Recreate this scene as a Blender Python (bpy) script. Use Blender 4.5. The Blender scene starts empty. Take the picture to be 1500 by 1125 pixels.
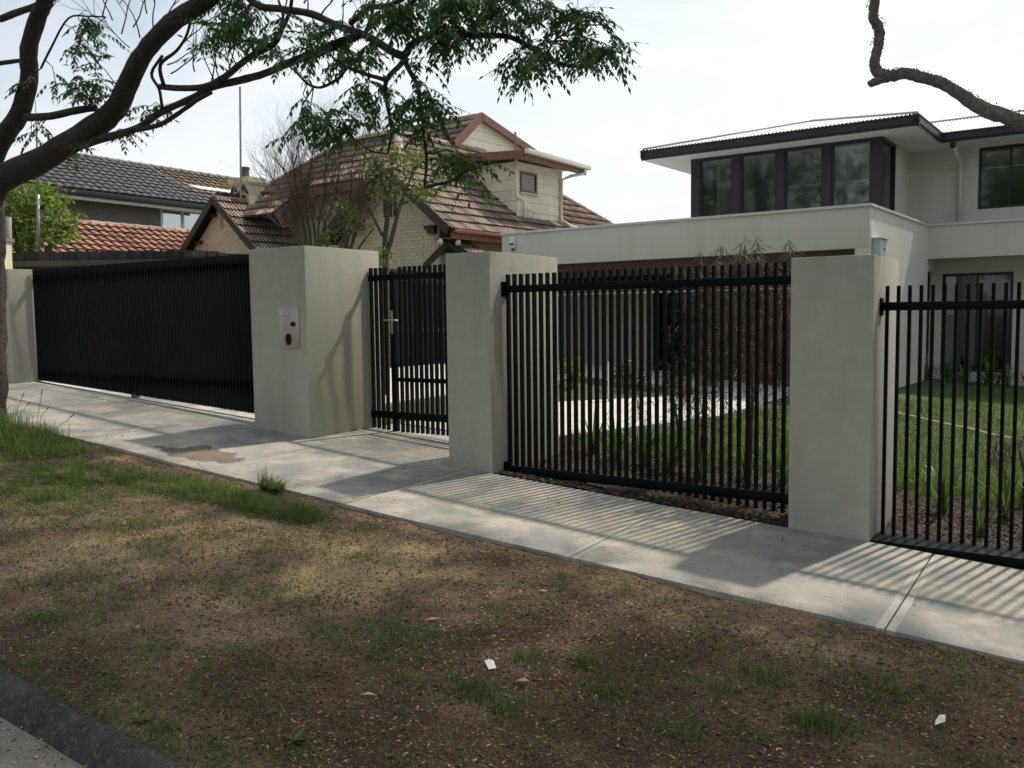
import bpy, bmesh, math, random
import numpy as np
from mathutils import Vector, Matrix
random.seed(7); rng = np.random.default_rng(11)
S = bpy.context.scene
COL = S.collection
R = math.radians

# ------------------------------------------------------------------ camera
FPX, PITCH, ROLL = 1290.4, 0.0777, 0.0127
cp, sp = math.cos(PITCH), math.sin(PITCH); cr, sr = math.cos(ROLL), math.sin(ROLL)
r0 = Vector((1, 0, 0)); f0 = Vector((0, cp, -sp)); u0_ = Vector((0, sp, cp))
rv = cr * r0 - sr * u0_; uvv = sr * r0 + cr * u0_
cd = bpy.data.cameras.new('camera'); cam = bpy.data.objects.new('camera', cd); COL.objects.link(cam)
cam.matrix_world = Matrix(((rv.x, uvv.x, -f0.x, 0), (rv.y, uvv.y, -f0.y, 0), (rv.z, uvv.z, -f0.z, 0), (0, 0, 0, 1)))
cd.sensor_width = 36.0; cd.lens = 36.0 * FPX / 1500.0; cd.clip_start = 0.05; cd.clip_end = 3000
S.camera = cam
# ------------------------------------------------------------------ sky, sun, exposure
SUN_AZ, SUN_EL = R(47), R(54)
SUND = Vector((math.sin(SUN_AZ) * math.cos(SUN_EL), math.cos(SUN_AZ) * math.cos(SUN_EL), math.sin(SUN_EL)))
W = bpy.data.worlds.new('World'); S.world = W; W.use_nodes = True
wt = W.node_tree; wt.nodes.clear()
def wn(t, **k):
    n = wt.nodes.new(t)
    for a, b in k.items(): setattr(n, a, b)
    return n
sky = wn('ShaderNodeTexSky', sky_type='NISHITA', sun_disc=False, sun_elevation=SUN_EL, sun_rotation=SUN_AZ,
         air_density=1.0, dust_density=2.5, ozone_density=1.0)
tc = wn('ShaderNodeTexCoord'); mp = wn('ShaderNodeMapping'); mp.inputs['Scale'].default_value = (1, 1, 2.6)
cn = wn('ShaderNodeTexNoise'); cn.inputs['Scale'].default_value = 2.1; cn.inputs['Detail'].default_value = 7; cn.inputs['Roughness'].default_value = .55; cn.inputs['Distortion'].default_value = .4
cramp = wn('ShaderNodeValToRGB'); cramp.color_ramp.elements[0].position = .36; cramp.color_ramp.elements[0].color = (.45, .45, .45, 1); cramp.color_ramp.elements[1].position = .62; cramp.color_ramp.elements[1].color = (.97, .97, .97, 1)
mixc = wn('ShaderNodeMix', data_type='RGBA'); bg = wn('ShaderNodeBackground'); wo = wn('ShaderNodeOutputWorld')
# thin cloud veil: as bright as the sky behind it and a bit more, so it glows towards the sun
veil = wn('ShaderNodeMix', data_type='RGBA', blend_type='ADD'); veil.inputs[0].default_value = 1.0
lum = wn('ShaderNodeRGBToBW'); mul = wn('ShaderNodeMath', operation='MULTIPLY'); mul.inputs[1].default_value = .65
comb = wn('ShaderNodeCombineColor')
wt.links.new(tc.outputs['Generated'], mp.inputs[0]); wt.links.new(mp.outputs[0], cn.inputs['Vector']); wt.links.new(cn.outputs['Fac'], cramp.inputs[0])
wt.links.new(sky.outputs[0], lum.inputs[0]); wt.links.new(lum.outputs[0], mul.inputs[0])
for i in range(3): wt.links.new(mul.outputs[0], comb.inputs[i])
wt.links.new(comb.outputs[0], veil.inputs[6]); veil.inputs[7].default_value = (4.35, 4.65, 4.95, 1)
wt.links.new(cramp.outputs[0], mixc.inputs[0]); wt.links.new(sky.outputs[0], mixc.inputs[6]); wt.links.new(veil.outputs[2], mixc.inputs[7])
wt.links.new(mixc.outputs[2], bg.inputs[0]); bg.inputs[1].default_value = .091
wt.links.new(bg.outputs[0], wo.inputs[0])
sl = bpy.data.lights.new('sun', 'SUN'); sun = bpy.data.objects.new('sun', sl); COL.objects.link(sun)
sl.energy = 2.75; sl.angle = R(1.5); sl.color = (1, .90, .76)
sun.rotation_euler = (-SUND).to_track_quat('-Z', 'Y').to_euler(); sun.location = SUND * 60
S.view_settings.view_transform = 'Standard'; S.view_settings.look = 'None'; S.view_settings.gamma = 1
S.view_settings.use_curve_mapping = False; S.view_settings.exposure = 0.62
S.cycles.max_bounces = 6; S.cycles.transparent_max_bounces = 8

# ------------------------------------------------------------------ frames and helpers (heights are relative to the eye until the end)
Z0 = 1.94
class Fr:
    def __init__(s, o, yaw):
        s.o = (o[0], o[1]); s.yaw = yaw; s.e1 = (math.cos(yaw), -math.sin(yaw)); s.e2 = (math.sin(yaw), math.cos(yaw))
    def P(s, u, v, z=0.0): return Vector((s.o[0] + s.e1[0] * u + s.e2[0] * v, s.o[1] + s.e1[1] * u + s.e2[1] * v, z))
F = Fr((2.4914, 6.0722), .5892)      # the boundary wall: u along it to the right, v inwards
H = Fr((5.8591, 14.5009), .6299)     # the new house
C = Fr((-1.3458, 19.5), .65)         # the cottage
N = Fr((-9.3124, 26.0), .57)         # the low terracotta roof
M = Fr((-10.81, 32.0), .57)          # the grey house
WD = Fr((0, 0), 0.0)
def ray(x, y):
    a = (x - 750) / FPX; b = (562.5 - y) / FPX
    A = cr * a + sr * b; B = -sr * a + cr * b
    return Vector((A, cp + B * sp, -sp + B * cp))
def at(x, y, Y): r = ray(x, y); return r * (Y / r.y)
def gz_at(P):
    d = (P.x - F.o[0], P.y - F.o[1]); return float(G(d[0] * F.e1[0] + d[1] * F.e1[1], d[0] * F.e2[0] + d[1] * F.e2[1]))
def inview(P, m=0):
    X, Y, Z = P
    dep = Y * cp - Z * sp
    if dep < .1: return False
    up = Z * cp + Y * sp; a = X / dep; b = up / dep
    px = 750 + FPX * (cr * a - sr * b); py = 562.5 - FPX * (sr * a + cr * b)
    return -m < px < 1500 + m and -m < py < 1125 + m
US = [-60, -20, -11.5, -6.41, -5.55, -3.7, -3.22, -.57, 0, 2, 9]
ZS = [-.3, -.45, -.87, -1.184, -1.259, -1.38, -1.42, -1.585, -1.614, -1.735, -1.95]
def G(u, v):
    u = np.asarray(u, float); v = np.asarray(v, float)
    b = np.interp(u, US, ZS)
    return b + np.where(v > 0, .05 * np.minimum(v / 5, 1), np.where(v > -1.6, .02 * v, -.032 + .05 * (v + 1.6)))
def vnoise(x, y, sc, seed=0):
    x = np.asarray(x) * sc + seed * 17.3; y = np.asarray(y) * sc + seed * 9.7
    xi = np.floor(x).astype(int); yi = np.floor(y).astype(int); fx = x - xi; fy = y - yi
    fx = fx * fx * (3 - 2 * fx); fy = fy * fy * (3 - 2 * fy)
    def h(a, b):
        n = (a * 374761393 + b * 668265263 + seed * 974711) & 0x7fffffff
        n = ((n ^ (n >> 13)) * 1274126177) & 0x7fffffff
        return ((n ^ (n >> 16)) & 0xffff) / 65535.0
    return (h(xi, yi) * (1 - fx) + h(xi + 1, yi) * fx) * (1 - fy) + (h(xi, yi + 1) * (1 - fx) + h(xi + 1, yi + 1) * fx) * fy
def fbm(x, y, sc, seed=0, o=4):
    t = 0; a = .5; s = 0
    for i in range(o): t = t + a * vnoise(x, y, sc * 2 ** i, seed + i); s += a; a *= .5
    return t / s
def hitG(x, y):
    r = ray(x, y); lo, hi = 1.0, 60.0
    for _ in range(45):
        m = (lo + hi) / 2; p = r * (m / r.y); d = (p.x - F.o[0], p.y - F.o[1])
        u = d[0] * F.e1[0] + d[1] * F.e1[1]; v = d[0] * F.e2[0] + d[1] * F.e2[1]
        if p.z < float(G(u, v)): hi = m
        else: lo = m
    return u, v

# ---- materials
MATS = {}
def mat(name, col, rough=.7, var=None, noise=None, bump=None, metal=0, spec=None, rand=0.0, transl=0.0, streak=None, coat=0):
    """col base; var second colour mixed by noise (scale, detail, lo, hi); bump (scale, strength); rand value variation per object and island"""
    m = bpy.data.materials.new(name); m.use_nodes = True; t = m.node_tree; nd = t.nodes; bs = nd['Principled BSDF']; L = t.links.new
    bs.inputs['Roughness'].default_value = rough; bs.inputs['Metallic'].default_value = metal
    if spec is not None: bs.inputs['Specular IOR Level'].default_value = spec
    tcn = nd.new('ShaderNodeTexCoord'); src = None
    c0 = nd.new('ShaderNodeRGB'); c0.outputs[0].default_value = (*col, 1); src = c0.outputs[0]
    if var is not None:
        sets = noise if isinstance(noise, list) else [noise]; vs = var if isinstance(var, list) else [var]
        for vc, (sc, de, lo, hi) in zip(vs, sets):
            n = nd.new('ShaderNodeTexNoise'); n.inputs['Scale'].default_value = sc; n.inputs['Detail'].default_value = de; n.inputs['Roughness'].default_value = .6
            L(tcn.outputs['Object'], n.inputs['Vector'])
            mr = nd.new('ShaderNodeMapRange'); mr.inputs[1].default_value = lo; mr.inputs[2].default_value = hi; L(n.outputs['Fac'], mr.inputs[0])
            mx = nd.new('ShaderNodeMix'); mx.data_type = 'RGBA'; L(mr.outputs[0], mx.inputs[0]); L(src, mx.inputs[6]); mx.inputs[7].default_value = (*vc, 1); src = mx.outputs[2]
    if streak is not None:
        scx, scz, vc, amt = streak
        mpn = nd.new('ShaderNodeMapping'); mpn.inputs['Scale'].default_value = (scx, scx, scz); L(tcn.outputs['Object'], mpn.inputs[0])
        n = nd.new('ShaderNodeTexNoise'); n.inputs['Scale'].default_value = 1; n.inputs['Detail'].default_value = 5; L(mpn.outputs[0], n.inputs['Vector'])
        mr = nd.new('ShaderNodeMapRange'); mr.inputs[1].default_value = .48; mr.inputs[2].default_value = .75; mr.inputs[4].default_value = amt; L(n.outputs['Fac'], mr.inputs[0])
        mx = nd.new('ShaderNodeMix'); mx.data_type = 'RGBA'; L(mr.outputs[0], mx.inputs[0]); L(src, mx.inputs[6]); mx.inputs[7].default_value = (*vc, 1); src = mx.outputs[2]
    if rand:
        oi = nd.new('ShaderNodeObjectInfo'); ge = nd.new('ShaderNodeNewGeometry')
        ad = nd.new('ShaderNodeMath'); ad.operation = 'ADD'; L(oi.outputs['Random'], ad.inputs[0]); L(ge.outputs['Random Per Island'], ad.inputs[1])
        frn = nd.new('ShaderNodeMath'); frn.operation = 'FRACT'; L(ad.outputs[0], frn.inputs[0])
        mr = nd.new('ShaderNodeMapRange'); mr.inputs[3].default_value = 1 - rand; mr.inputs[4].default_value = 1 + rand; L(frn.outputs[0], mr.inputs[0])
        hs = nd.new('ShaderNodeHueSaturation'); L(mr.outputs[0], hs.inputs['Value']); L(src, hs.inputs['Color'])
        ws = nd.new('ShaderNodeMath'); ws.operation = 'MULTIPLY'; ws.inputs[1].default_value = 7.3; L(frn.outputs[0], ws.inputs[0])
        w2 = nd.new('ShaderNodeMath'); w2.operation = 'FRACT'; L(ws.outputs[0], w2.inputs[0])
        m2 = nd.new('ShaderNodeMapRange'); m2.inputs[3].default_value = .5 - rand * .05; m2.inputs[4].default_value = .5 + rand * .05; L(w2.outputs[0], m2.inputs[0]); L(m2.outputs[0], hs.inputs['Hue'])
        src = hs.outputs[0]
    L(src, bs.inputs['Base Color'])
    if bump is not None:
        bl = bump if isinstance(bump, list) else [bump]; prev = None
        for sc, st, dist in bl:
            n = nd.new('ShaderNodeTexNoise'); n.inputs['Scale'].default_value = sc; n.inputs['Detail'].default_value = 4; L(tcn.outputs['Object'], n.inputs['Vector'])
            b = nd.new('ShaderNodeBump'); b.inputs['Strength'].default_value = st; b.inputs['Distance'].default_value = dist; L(n.outputs['Fac'], b.inputs['Height'])
            if prev is not None: L(prev, b.inputs['Normal'])
            prev = b.outputs[0]
        L(prev, bs.inputs['Normal'])
    if transl:
        tr = nd.new('ShaderNodeBsdfTranslucent'); L(src, tr.inputs[0]); ms = nd.new('ShaderNodeMixShader'); ms.inputs[0].default_value = transl
        out = nd['Material Output']; L(bs.outputs[0], ms.inputs[1]); L(tr.outputs[0], ms.inputs[2]); L(ms.outputs[0], out.inputs[0])
    MATS[name] = m; return m
render_m = mat('pillar_render', (.44, .435, .37), .9, var=[(.40, .395, .33), (.48, .475, .41)], noise=[(1.3, 6, .42, .75), (9, 5, .5, .8)], bump=[(260, .35, .004), (40, .2, .004)], streak=(6, .7, (.29, .285, .23), .3))
house_m = mat('house_render', (.62, .605, .55), .9, var=(.57, .56, .51), noise=(.8, 6, .4, .8), bump=(120, .25, .004), streak=(3, .35, (.50, .485, .43), .5))
cap_m = mat('parapet_capping', (.62, .62, .60), .5)
concrete_m = mat('footpath_concrete', (.355, .335, .30), .88, var=[(.235, .237, .235), (.46, .415, .34), (.22, .20, .17)], noise=[(1.1, 8, .42, .60), (2.6, 7, .48, .66), (12, 6, .56, .76)], bump=[(90, .3, .004), (400, .25, .002)])
tooled_m = mat('tooled_concrete', (.40, .385, .35), .8, var=(.40, .39, .36), noise=(6, 5, .4, .8), bump=(200, .15, .002))
drive_m = mat('driveway_concrete', (.56, .54, .50), .85, var=(.46, .45, .42), noise=(1.4, 7, .4, .7), bump=(120, .2, .003))
black_m = mat('black_powdercoat', (.0016, .0024, .0032), .45, var=(.003, .004, .0052), noise=(3, 4, .4, .8), spec=.12)
steel_m = mat('brushed_steel', (.50, .455, .42), .38, metal=.75, bump=(300, .1, .001))
kerb_m = mat('kerb_stone', (.055, .053, .047), .95, var=[(.025, .025, .022), (.13, .115, .09)], noise=[(5, 8, .42, .62), (40, 6, .50, .70)], bump=[(30, .9, .015), (160, 1.0, .008)])
road_m = mat('gutter_concrete', (.22, .20, .17), .92, var=[(.13, .12, .10), (.30, .27, .22)], noise=[(3, 8, .4, .7), (40, 4, .5, .8)], bump=[(150, .6, .006)])
asphalt_m = mat('asphalt', (.06, .058, .055), .9, var=(.10, .095, .09), noise=(60, 3, .5, .8), bump=(200, .5, .006))
terrain_m = mat('terrain_soil', (.10, .09, .06), .95, var=(.06, .075, .035), noise=(.4, 5, .4, .7))
mulch_m = mat('garden_mulch', (.040, .025, .017), .95, var=[(.07, .044, .028), (.025, .016, .012)], noise=[(28, 6, .5, .75), (9, 5, .5, .8)], bump=[(70, 1, .03), (200, .8, .01)])
lawn_m = mat('lawn_soil', (.045, .075, .02), .95, var=(.07, .09, .03), noise=(3, 6, .4, .7), bump=(90, .8, .02))
chip_m = mat('bark_chips', (.050, .031, .021), .9, rand=.75)
tile_m = mat('cottage_roof_tile', (.31, .225, .175), .85, var=[(.15, .13, .11), (.44, .19, .10), (.46, .41, .35)], noise=[(.9, 6, .42, .62), (1.7, 5, .56, .68), (6, 6, .58, .75)], bump=(60, .4, .006), rand=.42)
groove_m = mat('dark_tile_groove', (.035, .030, .024), .95, var=(.06, .055, .04), noise=(5, 4, .4, .7))  # darker colour for the valleys and front lips of every roof tile
terra_m = mat('terracotta_tile', (.37, .13, .065), .8, var=[(.27, .11, .065), (.22, .15, .11)], noise=[(3, 6, .45, .7), (7, 5, .55, .75)], bump=(60, .4, .006), rand=.35)
slate_m = mat('grey_roof_tile', (.062, .066, .078), .6, var=(.10, .10, .11), noise=(4, 4, .4, .8), rand=.22)
brown_m = mat('brown_roof_tile', (.22, .14, .10), .85, var=(.13, .10, .08), noise=(2, 5, .45, .7), rand=.35)
under_m = mat('roof_sarking', (.02, .018, .016), .95)
ridge_m = mat('ridge_mortar_tile', (.34, .24, .20), .85, var=(.22, .19, .16), noise=(8, 5, .4, .7), rand=.25)
ridgeg_m = mat('ridge_grey_tile', (.22, .20, .19), .85, var=(.12, .11, .11), noise=(8, 5, .4, .7), rand=.2)
cream_m = mat('painted_brick', (.62, .55, .39), .8, var=[(.54, .48, .34), (.68, .61, .45)], noise=[(1.5, 6, .45, .75), (12, 4, .55, .8)], bump=(80, .3, .004), rand=.07)
board_m = mat('painted_weatherboard', (.80, .76, .60), .7, var=(.66, .61, .47), noise=(2, 6, .4, .8), streak=(8, .8, (.52, .49, .38), .4))
fascia_m = mat('brown_fascia_paint', (.20, .085, .055), .6, var=(.15, .07, .05), noise=(4, 5, .4, .7))
redfas_m = mat('orange_brown_fascia', (.36, .15, .075), .6, var=(.28, .12, .07), noise=(4, 5, .4, .7))
darkwood_m = mat('dark_barge_board', (.045, .035, .028), .8, var=(.07, .05, .04), noise=(9, 5, .4, .8))
gutter_m = mat('cream_gutter_paint', (.68, .66, .55), .5)
greywall_m = mat('grey_render', (.15, .14, .125), .9, var=(.12, .112, .10), noise=(1.2, 7, .4, .7), bump=(60, .3, .005))
white_m = mat('white_paint', (.72, .73, .72), .5)
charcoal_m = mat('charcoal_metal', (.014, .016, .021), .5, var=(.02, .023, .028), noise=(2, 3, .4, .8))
roofmet_m = mat('pale_corrugated_steel', (.40, .40, .40), .6, metal=0, var=(.35, .35, .36), noise=(1, 4, .4, .8))
soffit_m = mat('soffit_paint', (.70, .70, .68), .8)
frame_m = mat('window_frame_black', (.012, .014, .018), .4)
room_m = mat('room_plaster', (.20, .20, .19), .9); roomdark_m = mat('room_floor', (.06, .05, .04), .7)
timber_m = mat('brown_timber_cladding', (.060, .026, .018), .55, var=(.035, .017, .012), noise=(6, 5, .4, .8), streak=(30, .6, (.10, .045, .028), .5))
taupe_m = mat('taupe_cladding', (.34, .32, .27), .85, var=(.28, .265, .22), noise=(1.5, 6, .4, .8))
paling_m = mat('weathered_paling', (.040, .038, .034), .9, streak=(25, 1.2, (.09, .085, .075), .6), rand=.35, bump=(50, .4, .004))
rail_m = mat('weathered_rail', (.09, .085, .075), .9, streak=(3, 30, (.05, .05, .045), .5))
bark_m = mat('dark_bark', (.040, .033, .027), .95, var=[(.075, .065, .055), (.02, .017, .014)], noise=[(14, 7, .5, .75), (35, 5, .5, .8)], bump=[(22, .9, .03), (80, .7, .01)])
barkg_m = mat('grey_bark', (.095, .080, .068), .95, var=[(.15, .135, .115), (.055, .05, .045)], noise=[(16, 7, .52, .75), (50, 5, .5, .8)], bump=[(30, .9, .02), (110, .7, .006)])
limbg_m = mat('lichened_bark', (.17, .15, .13), .95, var=[(.27, .26, .23), (.07, .06, .05)], noise=[(14, 7, .5, .72), (50, 5, .5, .8)], bump=[(24, 1, .03), (90, .9, .01)])
twig_m = mat('bare_twig', (.12, .085, .068), .9, rand=.3)
leaf_m = mat('tree_leaf', (.068, .14, .038), .5, rand=.45, transl=.55)
leafy_m = mat('young_leaf', (.13, .17, .025), .5, rand=.4, transl=.4)
leafb_m = mat('bush_leaf', (.14, .22, .028), .5, rand=.5, transl=.5)
hedge_m = mat('hedge_leaf', (.045, .085, .025), .5, rand=.45, transl=.3)
strap_m = mat('strappy_leaf', (.10, .17, .035), .42, rand=.55, transl=.35)
weep_m = mat('weeping_foliage', (.15, .115, .085), .7, rand=.55, transl=.25)
grass_m = mat('verge_grass', (.11, .175, .036), .6, rand=.5, transl=.5)
dry_m = mat('dry_grass', (.30, .24, .12), .8, rand=.4, transl=.2)
lgrass_m = mat('lawn_grass', (.11, .17, .028), .6, rand=.45, transl=.35)
litter_m = mat('dry_litter', (.27, .20, .12), .9, rand=.85)
crumb_m = mat('soil_crumb', (.080, .048, .031), .95, rand=.6)
berry_m = mat('fallen_berry', (.50, .30, .10), .55, rand=.3)
paper_m = mat('scrap_paper', (.72, .72, .66), .8)
dleaf_m = mat('dead_leaf', (.42, .30, .17), .8, rand=.2)
hose_m = mat('garden_hose', (.62, .55, .38), .5)
plastic_m = mat('white_plastic', (.70, .72, .74), .4); blue_m = mat('blue_lens', (.03, .05, .16), .25)
box_m = mat('meter_box_paint', (.50, .55, .56), .5); lens_m = mat('black_lens', (.008, .008, .01), .15)
pot_m = mat('chimney_pot', (.10, .075, .075), .8); mast_m = mat('galvanised_mast', (.30, .31, .32), .5, metal=.5)
def glass(name, tint, refl):
    m = bpy.data.materials.new(name); m.use_nodes = True; t = m.node_tree; nd = t.nodes; nd.remove(nd['Principled BSDF']); L = t.links.new
    g = nd.new('ShaderNodeBsdfGlossy'); g.inputs['Roughness'].default_value = .045; g.inputs[0].default_value = (.9, .95, .95, 1)
    tr = nd.new('ShaderNodeBsdfTransparent'); tr.inputs[0].default_value = (*tint, 1)
    fn = nd.new('ShaderNodeFresnel'); fn.inputs[0].default_value = 1.5; a = nd.new('ShaderNodeMath'); a.operation = 'MULTIPLY_ADD'; a.inputs[1].default_value = 1.0; a.inputs[2].default_value = refl
    L(fn.outputs[0], a.inputs[0]); ms = nd.new('ShaderNodeMixShader'); L(a.outputs[0], ms.inputs[0]); L(tr.outputs[0], ms.inputs[1]); L(g.outputs[0], ms.inputs[2]); L(ms.outputs[0], nd['Material Output'].inputs[0])
    return m
glass_m = glass('window_glass', (.88, .90, .89), .04)
glassd_m = glass('tinted_window_glass', (.25, .28, .28), .04)

# ---- mesh building
def link(name, me, parent=None, label=None, cat=None, group=None, kind=None):
    o = bpy.data.objects.new(name, me); COL.objects.link(o)
    if parent is not None:
        o.parent = parent
        b = base_of(parent); o.location = -b
    tag(o, label, cat, group, kind); return o
def base_of(o):
    b = Vector((0, 0, 0))
    while o is not None: b += o.location; o = o.parent
    return b
def tag(o, label=None, cat=None, group=None, kind=None):
    for k, v in (('label', label), ('category', cat), ('group', group), ('kind', kind)):
        if v: o[k] = v
def thing(name, label, cat, loc, group=None):
    o = bpy.data.objects.new(name, None); COL.objects.link(o); o.location = loc; o.empty_display_size = .2; tag(o, label, cat, group); return o
class MB:
    def __init__(s): s.v = []; s.f = []; s.m = []
    def add(s, vs, fs, mi=0):
        k = len(s.v); s.v.extend([tuple(x) for x in vs]); s.f.extend([tuple(i + k for i in f) for f in fs]); s.m.extend([mi] * len(fs)); return s
    def hexa(s, p, mi=0):    # p: 4 bottom (ccw) + 4 top
        return s.add(p, [(3, 2, 1, 0), (4, 5, 6, 7), (0, 1, 5, 4), (1, 2, 6, 5), (2, 3, 7, 6), (3, 0, 4, 7)], mi)
    def box(s, fr, u0, u1, v0, v1, z0, z1, mi=0):
        return s.hexa([fr.P(u0, v0, z0), fr.P(u1, v0, z0), fr.P(u1, v1, z0), fr.P(u0, v1, z0), fr.P(u0, v0, z1), fr.P(u1, v0, z1), fr.P(u1, v1, z1), fr.P(u0, v1, z1)], mi)
    def gbox(s, fr, u0, u1, v0, v1, g0, g1, z1=None, mi=0):   # bottom (and top) follow the ground
        q = [(u0, v0), (u1, v0), (u1, v1), (u0, v1)]
        def w(u, v):
            P = fr.P(u, v); d = (P.x - F.o[0], P.y - F.o[1]); return float(G(d[0] * F.e1[0] + d[1] * F.e1[1], d[0] * F.e2[0] + d[1] * F.e2[1]))
        return s.hexa([fr.P(u, v, w(u, v) + g0) for u, v in q] + [fr.P(u, v, z1 if z1 is not None else w(u, v) + g1) for u, v in q], mi)
    def prism(s, pts, off, mi=0):    # planar polygon extruded by vector off
        n = len(pts); a = [Vector(p) for p in pts]; b = [p + Vector(off) for p in a]
        return s.add(a + b, [tuple(range(n))[::-1], tuple(range(n, 2 * n))] + [(i, (i + 1) % n, n + (i + 1) % n, n + i) for i in range(n)], mi)
    def beam(s, a, b, w, h, up=Vector((0, 0, 1)), mi=0):
        a = Vector(a); b = Vector(b); d = (b - a).normalized(); sd = d.cross(up).normalized() * (w / 2); uu = sd.cross(d).normalized() * (h / 2)
        return s.hexa([a - sd - uu, a + sd - uu, b + sd - uu, b - sd - uu, a - sd + uu, a + sd + uu, b + sd + uu, b - sd + uu], mi)
    def tube(s, pts, rad, n=6, mi=0, caps=True, jit=0):
        pts = [Vector(p) for p in pts]; k = len(s.v); prev = None; m = len(pts)
        for i, p in enumerate(pts):
            d = (pts[min(i + 1, m - 1)] - pts[max(i - 1, 0)]).normalized()
            if prev is None: a = d.orthogonal().normalized()
            else: a = (prev - d * prev.dot(d)).normalized()
            prev = a; b = d.cross(a); r = rad[i] if hasattr(rad, '__len__') else rad
            for j in range(n):
                t = 2 * math.pi * j / n; rr = r * (1 + (random.uniform(-jit, jit) if jit else 0))
                s.v.append(tuple(p + a * (math.cos(t) * rr) + b * (math.sin(t) * rr)))
        for i in range(m - 1):
            for j in range(n): s.f.append((k + i * n + j, k + i * n + (j + 1) % n, k + (i + 1) * n + (j + 1) % n, k + (i + 1) * n + j)); s.m.append(mi)
        if caps: s.f.append(tuple(k + j for j in range(n))[::-1]); s.f.append(tuple(k + (m - 1) * n + j for j in range(n))); s.m += [mi, mi]
        return s
    def mesh(s, name, mats, smooth=False, bevel=0, seg=2):
        me = bpy.data.meshes.new(name); me.from_pydata(s.v, [], s.f)
        for m in (mats if isinstance(mats, (list, tuple)) else [mats]): me.materials.append(m)
        if len(set(s.m)) > 1: me.polygons.foreach_set('material_index', s.m)
        if bevel:
            bm = bmesh.new(); bm.from_mesh(me); bmesh.ops.bevel(bm, geom=list(bm.edges), offset=bevel, segments=seg, affect='EDGES', profile=.6); bm.to_mesh(me); bm.free()
            for p in me.polygons: p.use_smooth = True
            me.set_sharp_from_angle(angle=R(50))
        if smooth: me.polygons.foreach_set('use_smooth', [True] * len(me.polygons))
        me.update(); return me
    def build(s, name, mats, parent=None, smooth=False, bevel=0, seg=2, **k): return link(name, s.mesh(name, mats, smooth, bevel, seg), parent, **k)
def npmesh(name, V, Fq, mats, smooth=False, nv=4):
    me = bpy.data.meshes.new(name); V = np.asarray(V, np.float32).reshape(-1, 3); Fq = np.asarray(Fq, np.int32).reshape(-1, nv)
    me.vertices.add(len(V)); me.vertices.foreach_set('co', V.ravel()); me.loops.add(Fq.size); me.loops.foreach_set('vertex_index', Fq.ravel())
    me.polygons.add(len(Fq)); me.polygons.foreach_set('loop_start', np.arange(len(Fq), dtype=np.int32) * nv)
    try: me.polygons.foreach_set('loop_total', np.full(len(Fq), nv, np.int32))
    except Exception: pass
    if smooth: me.polygons.foreach_set('use_smooth', [True] * len(Fq))
    for m in (mats if isinstance(mats, (list, tuple)) else [mats]): me.materials.append(m)
    me.update(calc_edges=True); me.validate(); return me
def grid(fr, us, vs, zf):
    U, V = np.meshgrid(us, vs); X = fr.o[0] + fr.e1[0] * U + fr.e2[0] * V; Y = fr.o[1] + fr.e1[1] * U + fr.e2[1] * V; Z = zf(U, V)
    nu, nv = len(us), len(vs); i = np.arange(nv - 1)[:, None] * nu + np.arange(nu - 1)[None, :]
    Fq = np.stack([i, i + 1, i + nu + 1, i + nu], -1).reshape(-1, 4)
    return np.stack([X, Y, Z], -1).reshape(-1, 3), Fq, U.ravel(), V.ravel()
def holes_wall(mb, fr, u0, u1, z0, z1, v0, v1, holes, mi=0, axis='u'):
    """wall in plane v (axis u) or plane u (axis v), cut round rectangular holes (a0,a1,z0,z1)"""
    xs = sorted({u0, u1, *[h[0] for h in holes], *[h[1] for h in holes]}); zs = sorted({z0, z1, *[h[2] for h in holes], *[h[3] for h in holes]})
    for zi in range(len(zs) - 1):
        run = None
        for xi in range(len(xs) - 1):
            cx = (xs[xi] + xs[xi + 1]) / 2; cz = (zs[zi] + zs[zi + 1]) / 2
            solid = not any(h[0] < cx < h[1] and h[2] < cz < h[3] for h in holes)
            if solid and run is None: run = xs[xi]
            if run is not None and (not solid or xi == len(xs) - 2):
                e = xs[xi + 1] if solid else xs[xi]
                if axis == 'u': mb.box(fr, run, e, v0, v1, zs[zi], zs[zi + 1], mi)
                else: mb.box(fr, v0, v1, run, e, zs[zi], zs[zi + 1], mi)
                run = None
def window(parent, fr, a0, a1, z0, z1, p, axis='u', fw=.05, dep=.08, mull=(), gm=None, fm=None, name='window'):
    """frame (a ring of four members and mullions) and one pane per light; plane at p, depth inwards"""
    mb = MB()
    def bx(x0, x1, y0, y1):
        if axis == 'u': mb.box(fr, x0, x1, p, p + dep, y0, y1)
        else: mb.box(fr, p - dep, p, x0, x1, y0, y1)
    bx(a0, a1, z0, z0 + fw); bx(a0, a1, z1 - fw, z1); bx(a0, a0 + fw, z0 + fw, z1 - fw); bx(a1 - fw, a1, z0 + fw, z1 - fw)
    cuts = [a0 + fw]
    for m0, m1 in mull: bx(m0, m1, z0 + fw, z1 - fw); cuts += [m0, m1]
    cuts.append(a1 - fw)
    w = mb.build(name, fm or frame_m, parent)
    for i in range(0, len(cuts), 2):
        q = MB()
        if axis == 'u': q.box(fr, cuts[i], cuts[i + 1], p + dep * .45, p + dep * .45 + .006, z0 + fw, z1 - fw)
        else: q.box(fr, p - dep * .45 - .006, p - dep * .45, cuts[i], cuts[i + 1], z0 + fw, z1 - fw)
        q.build('pane', gm or glass_m, w)
    return w
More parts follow.
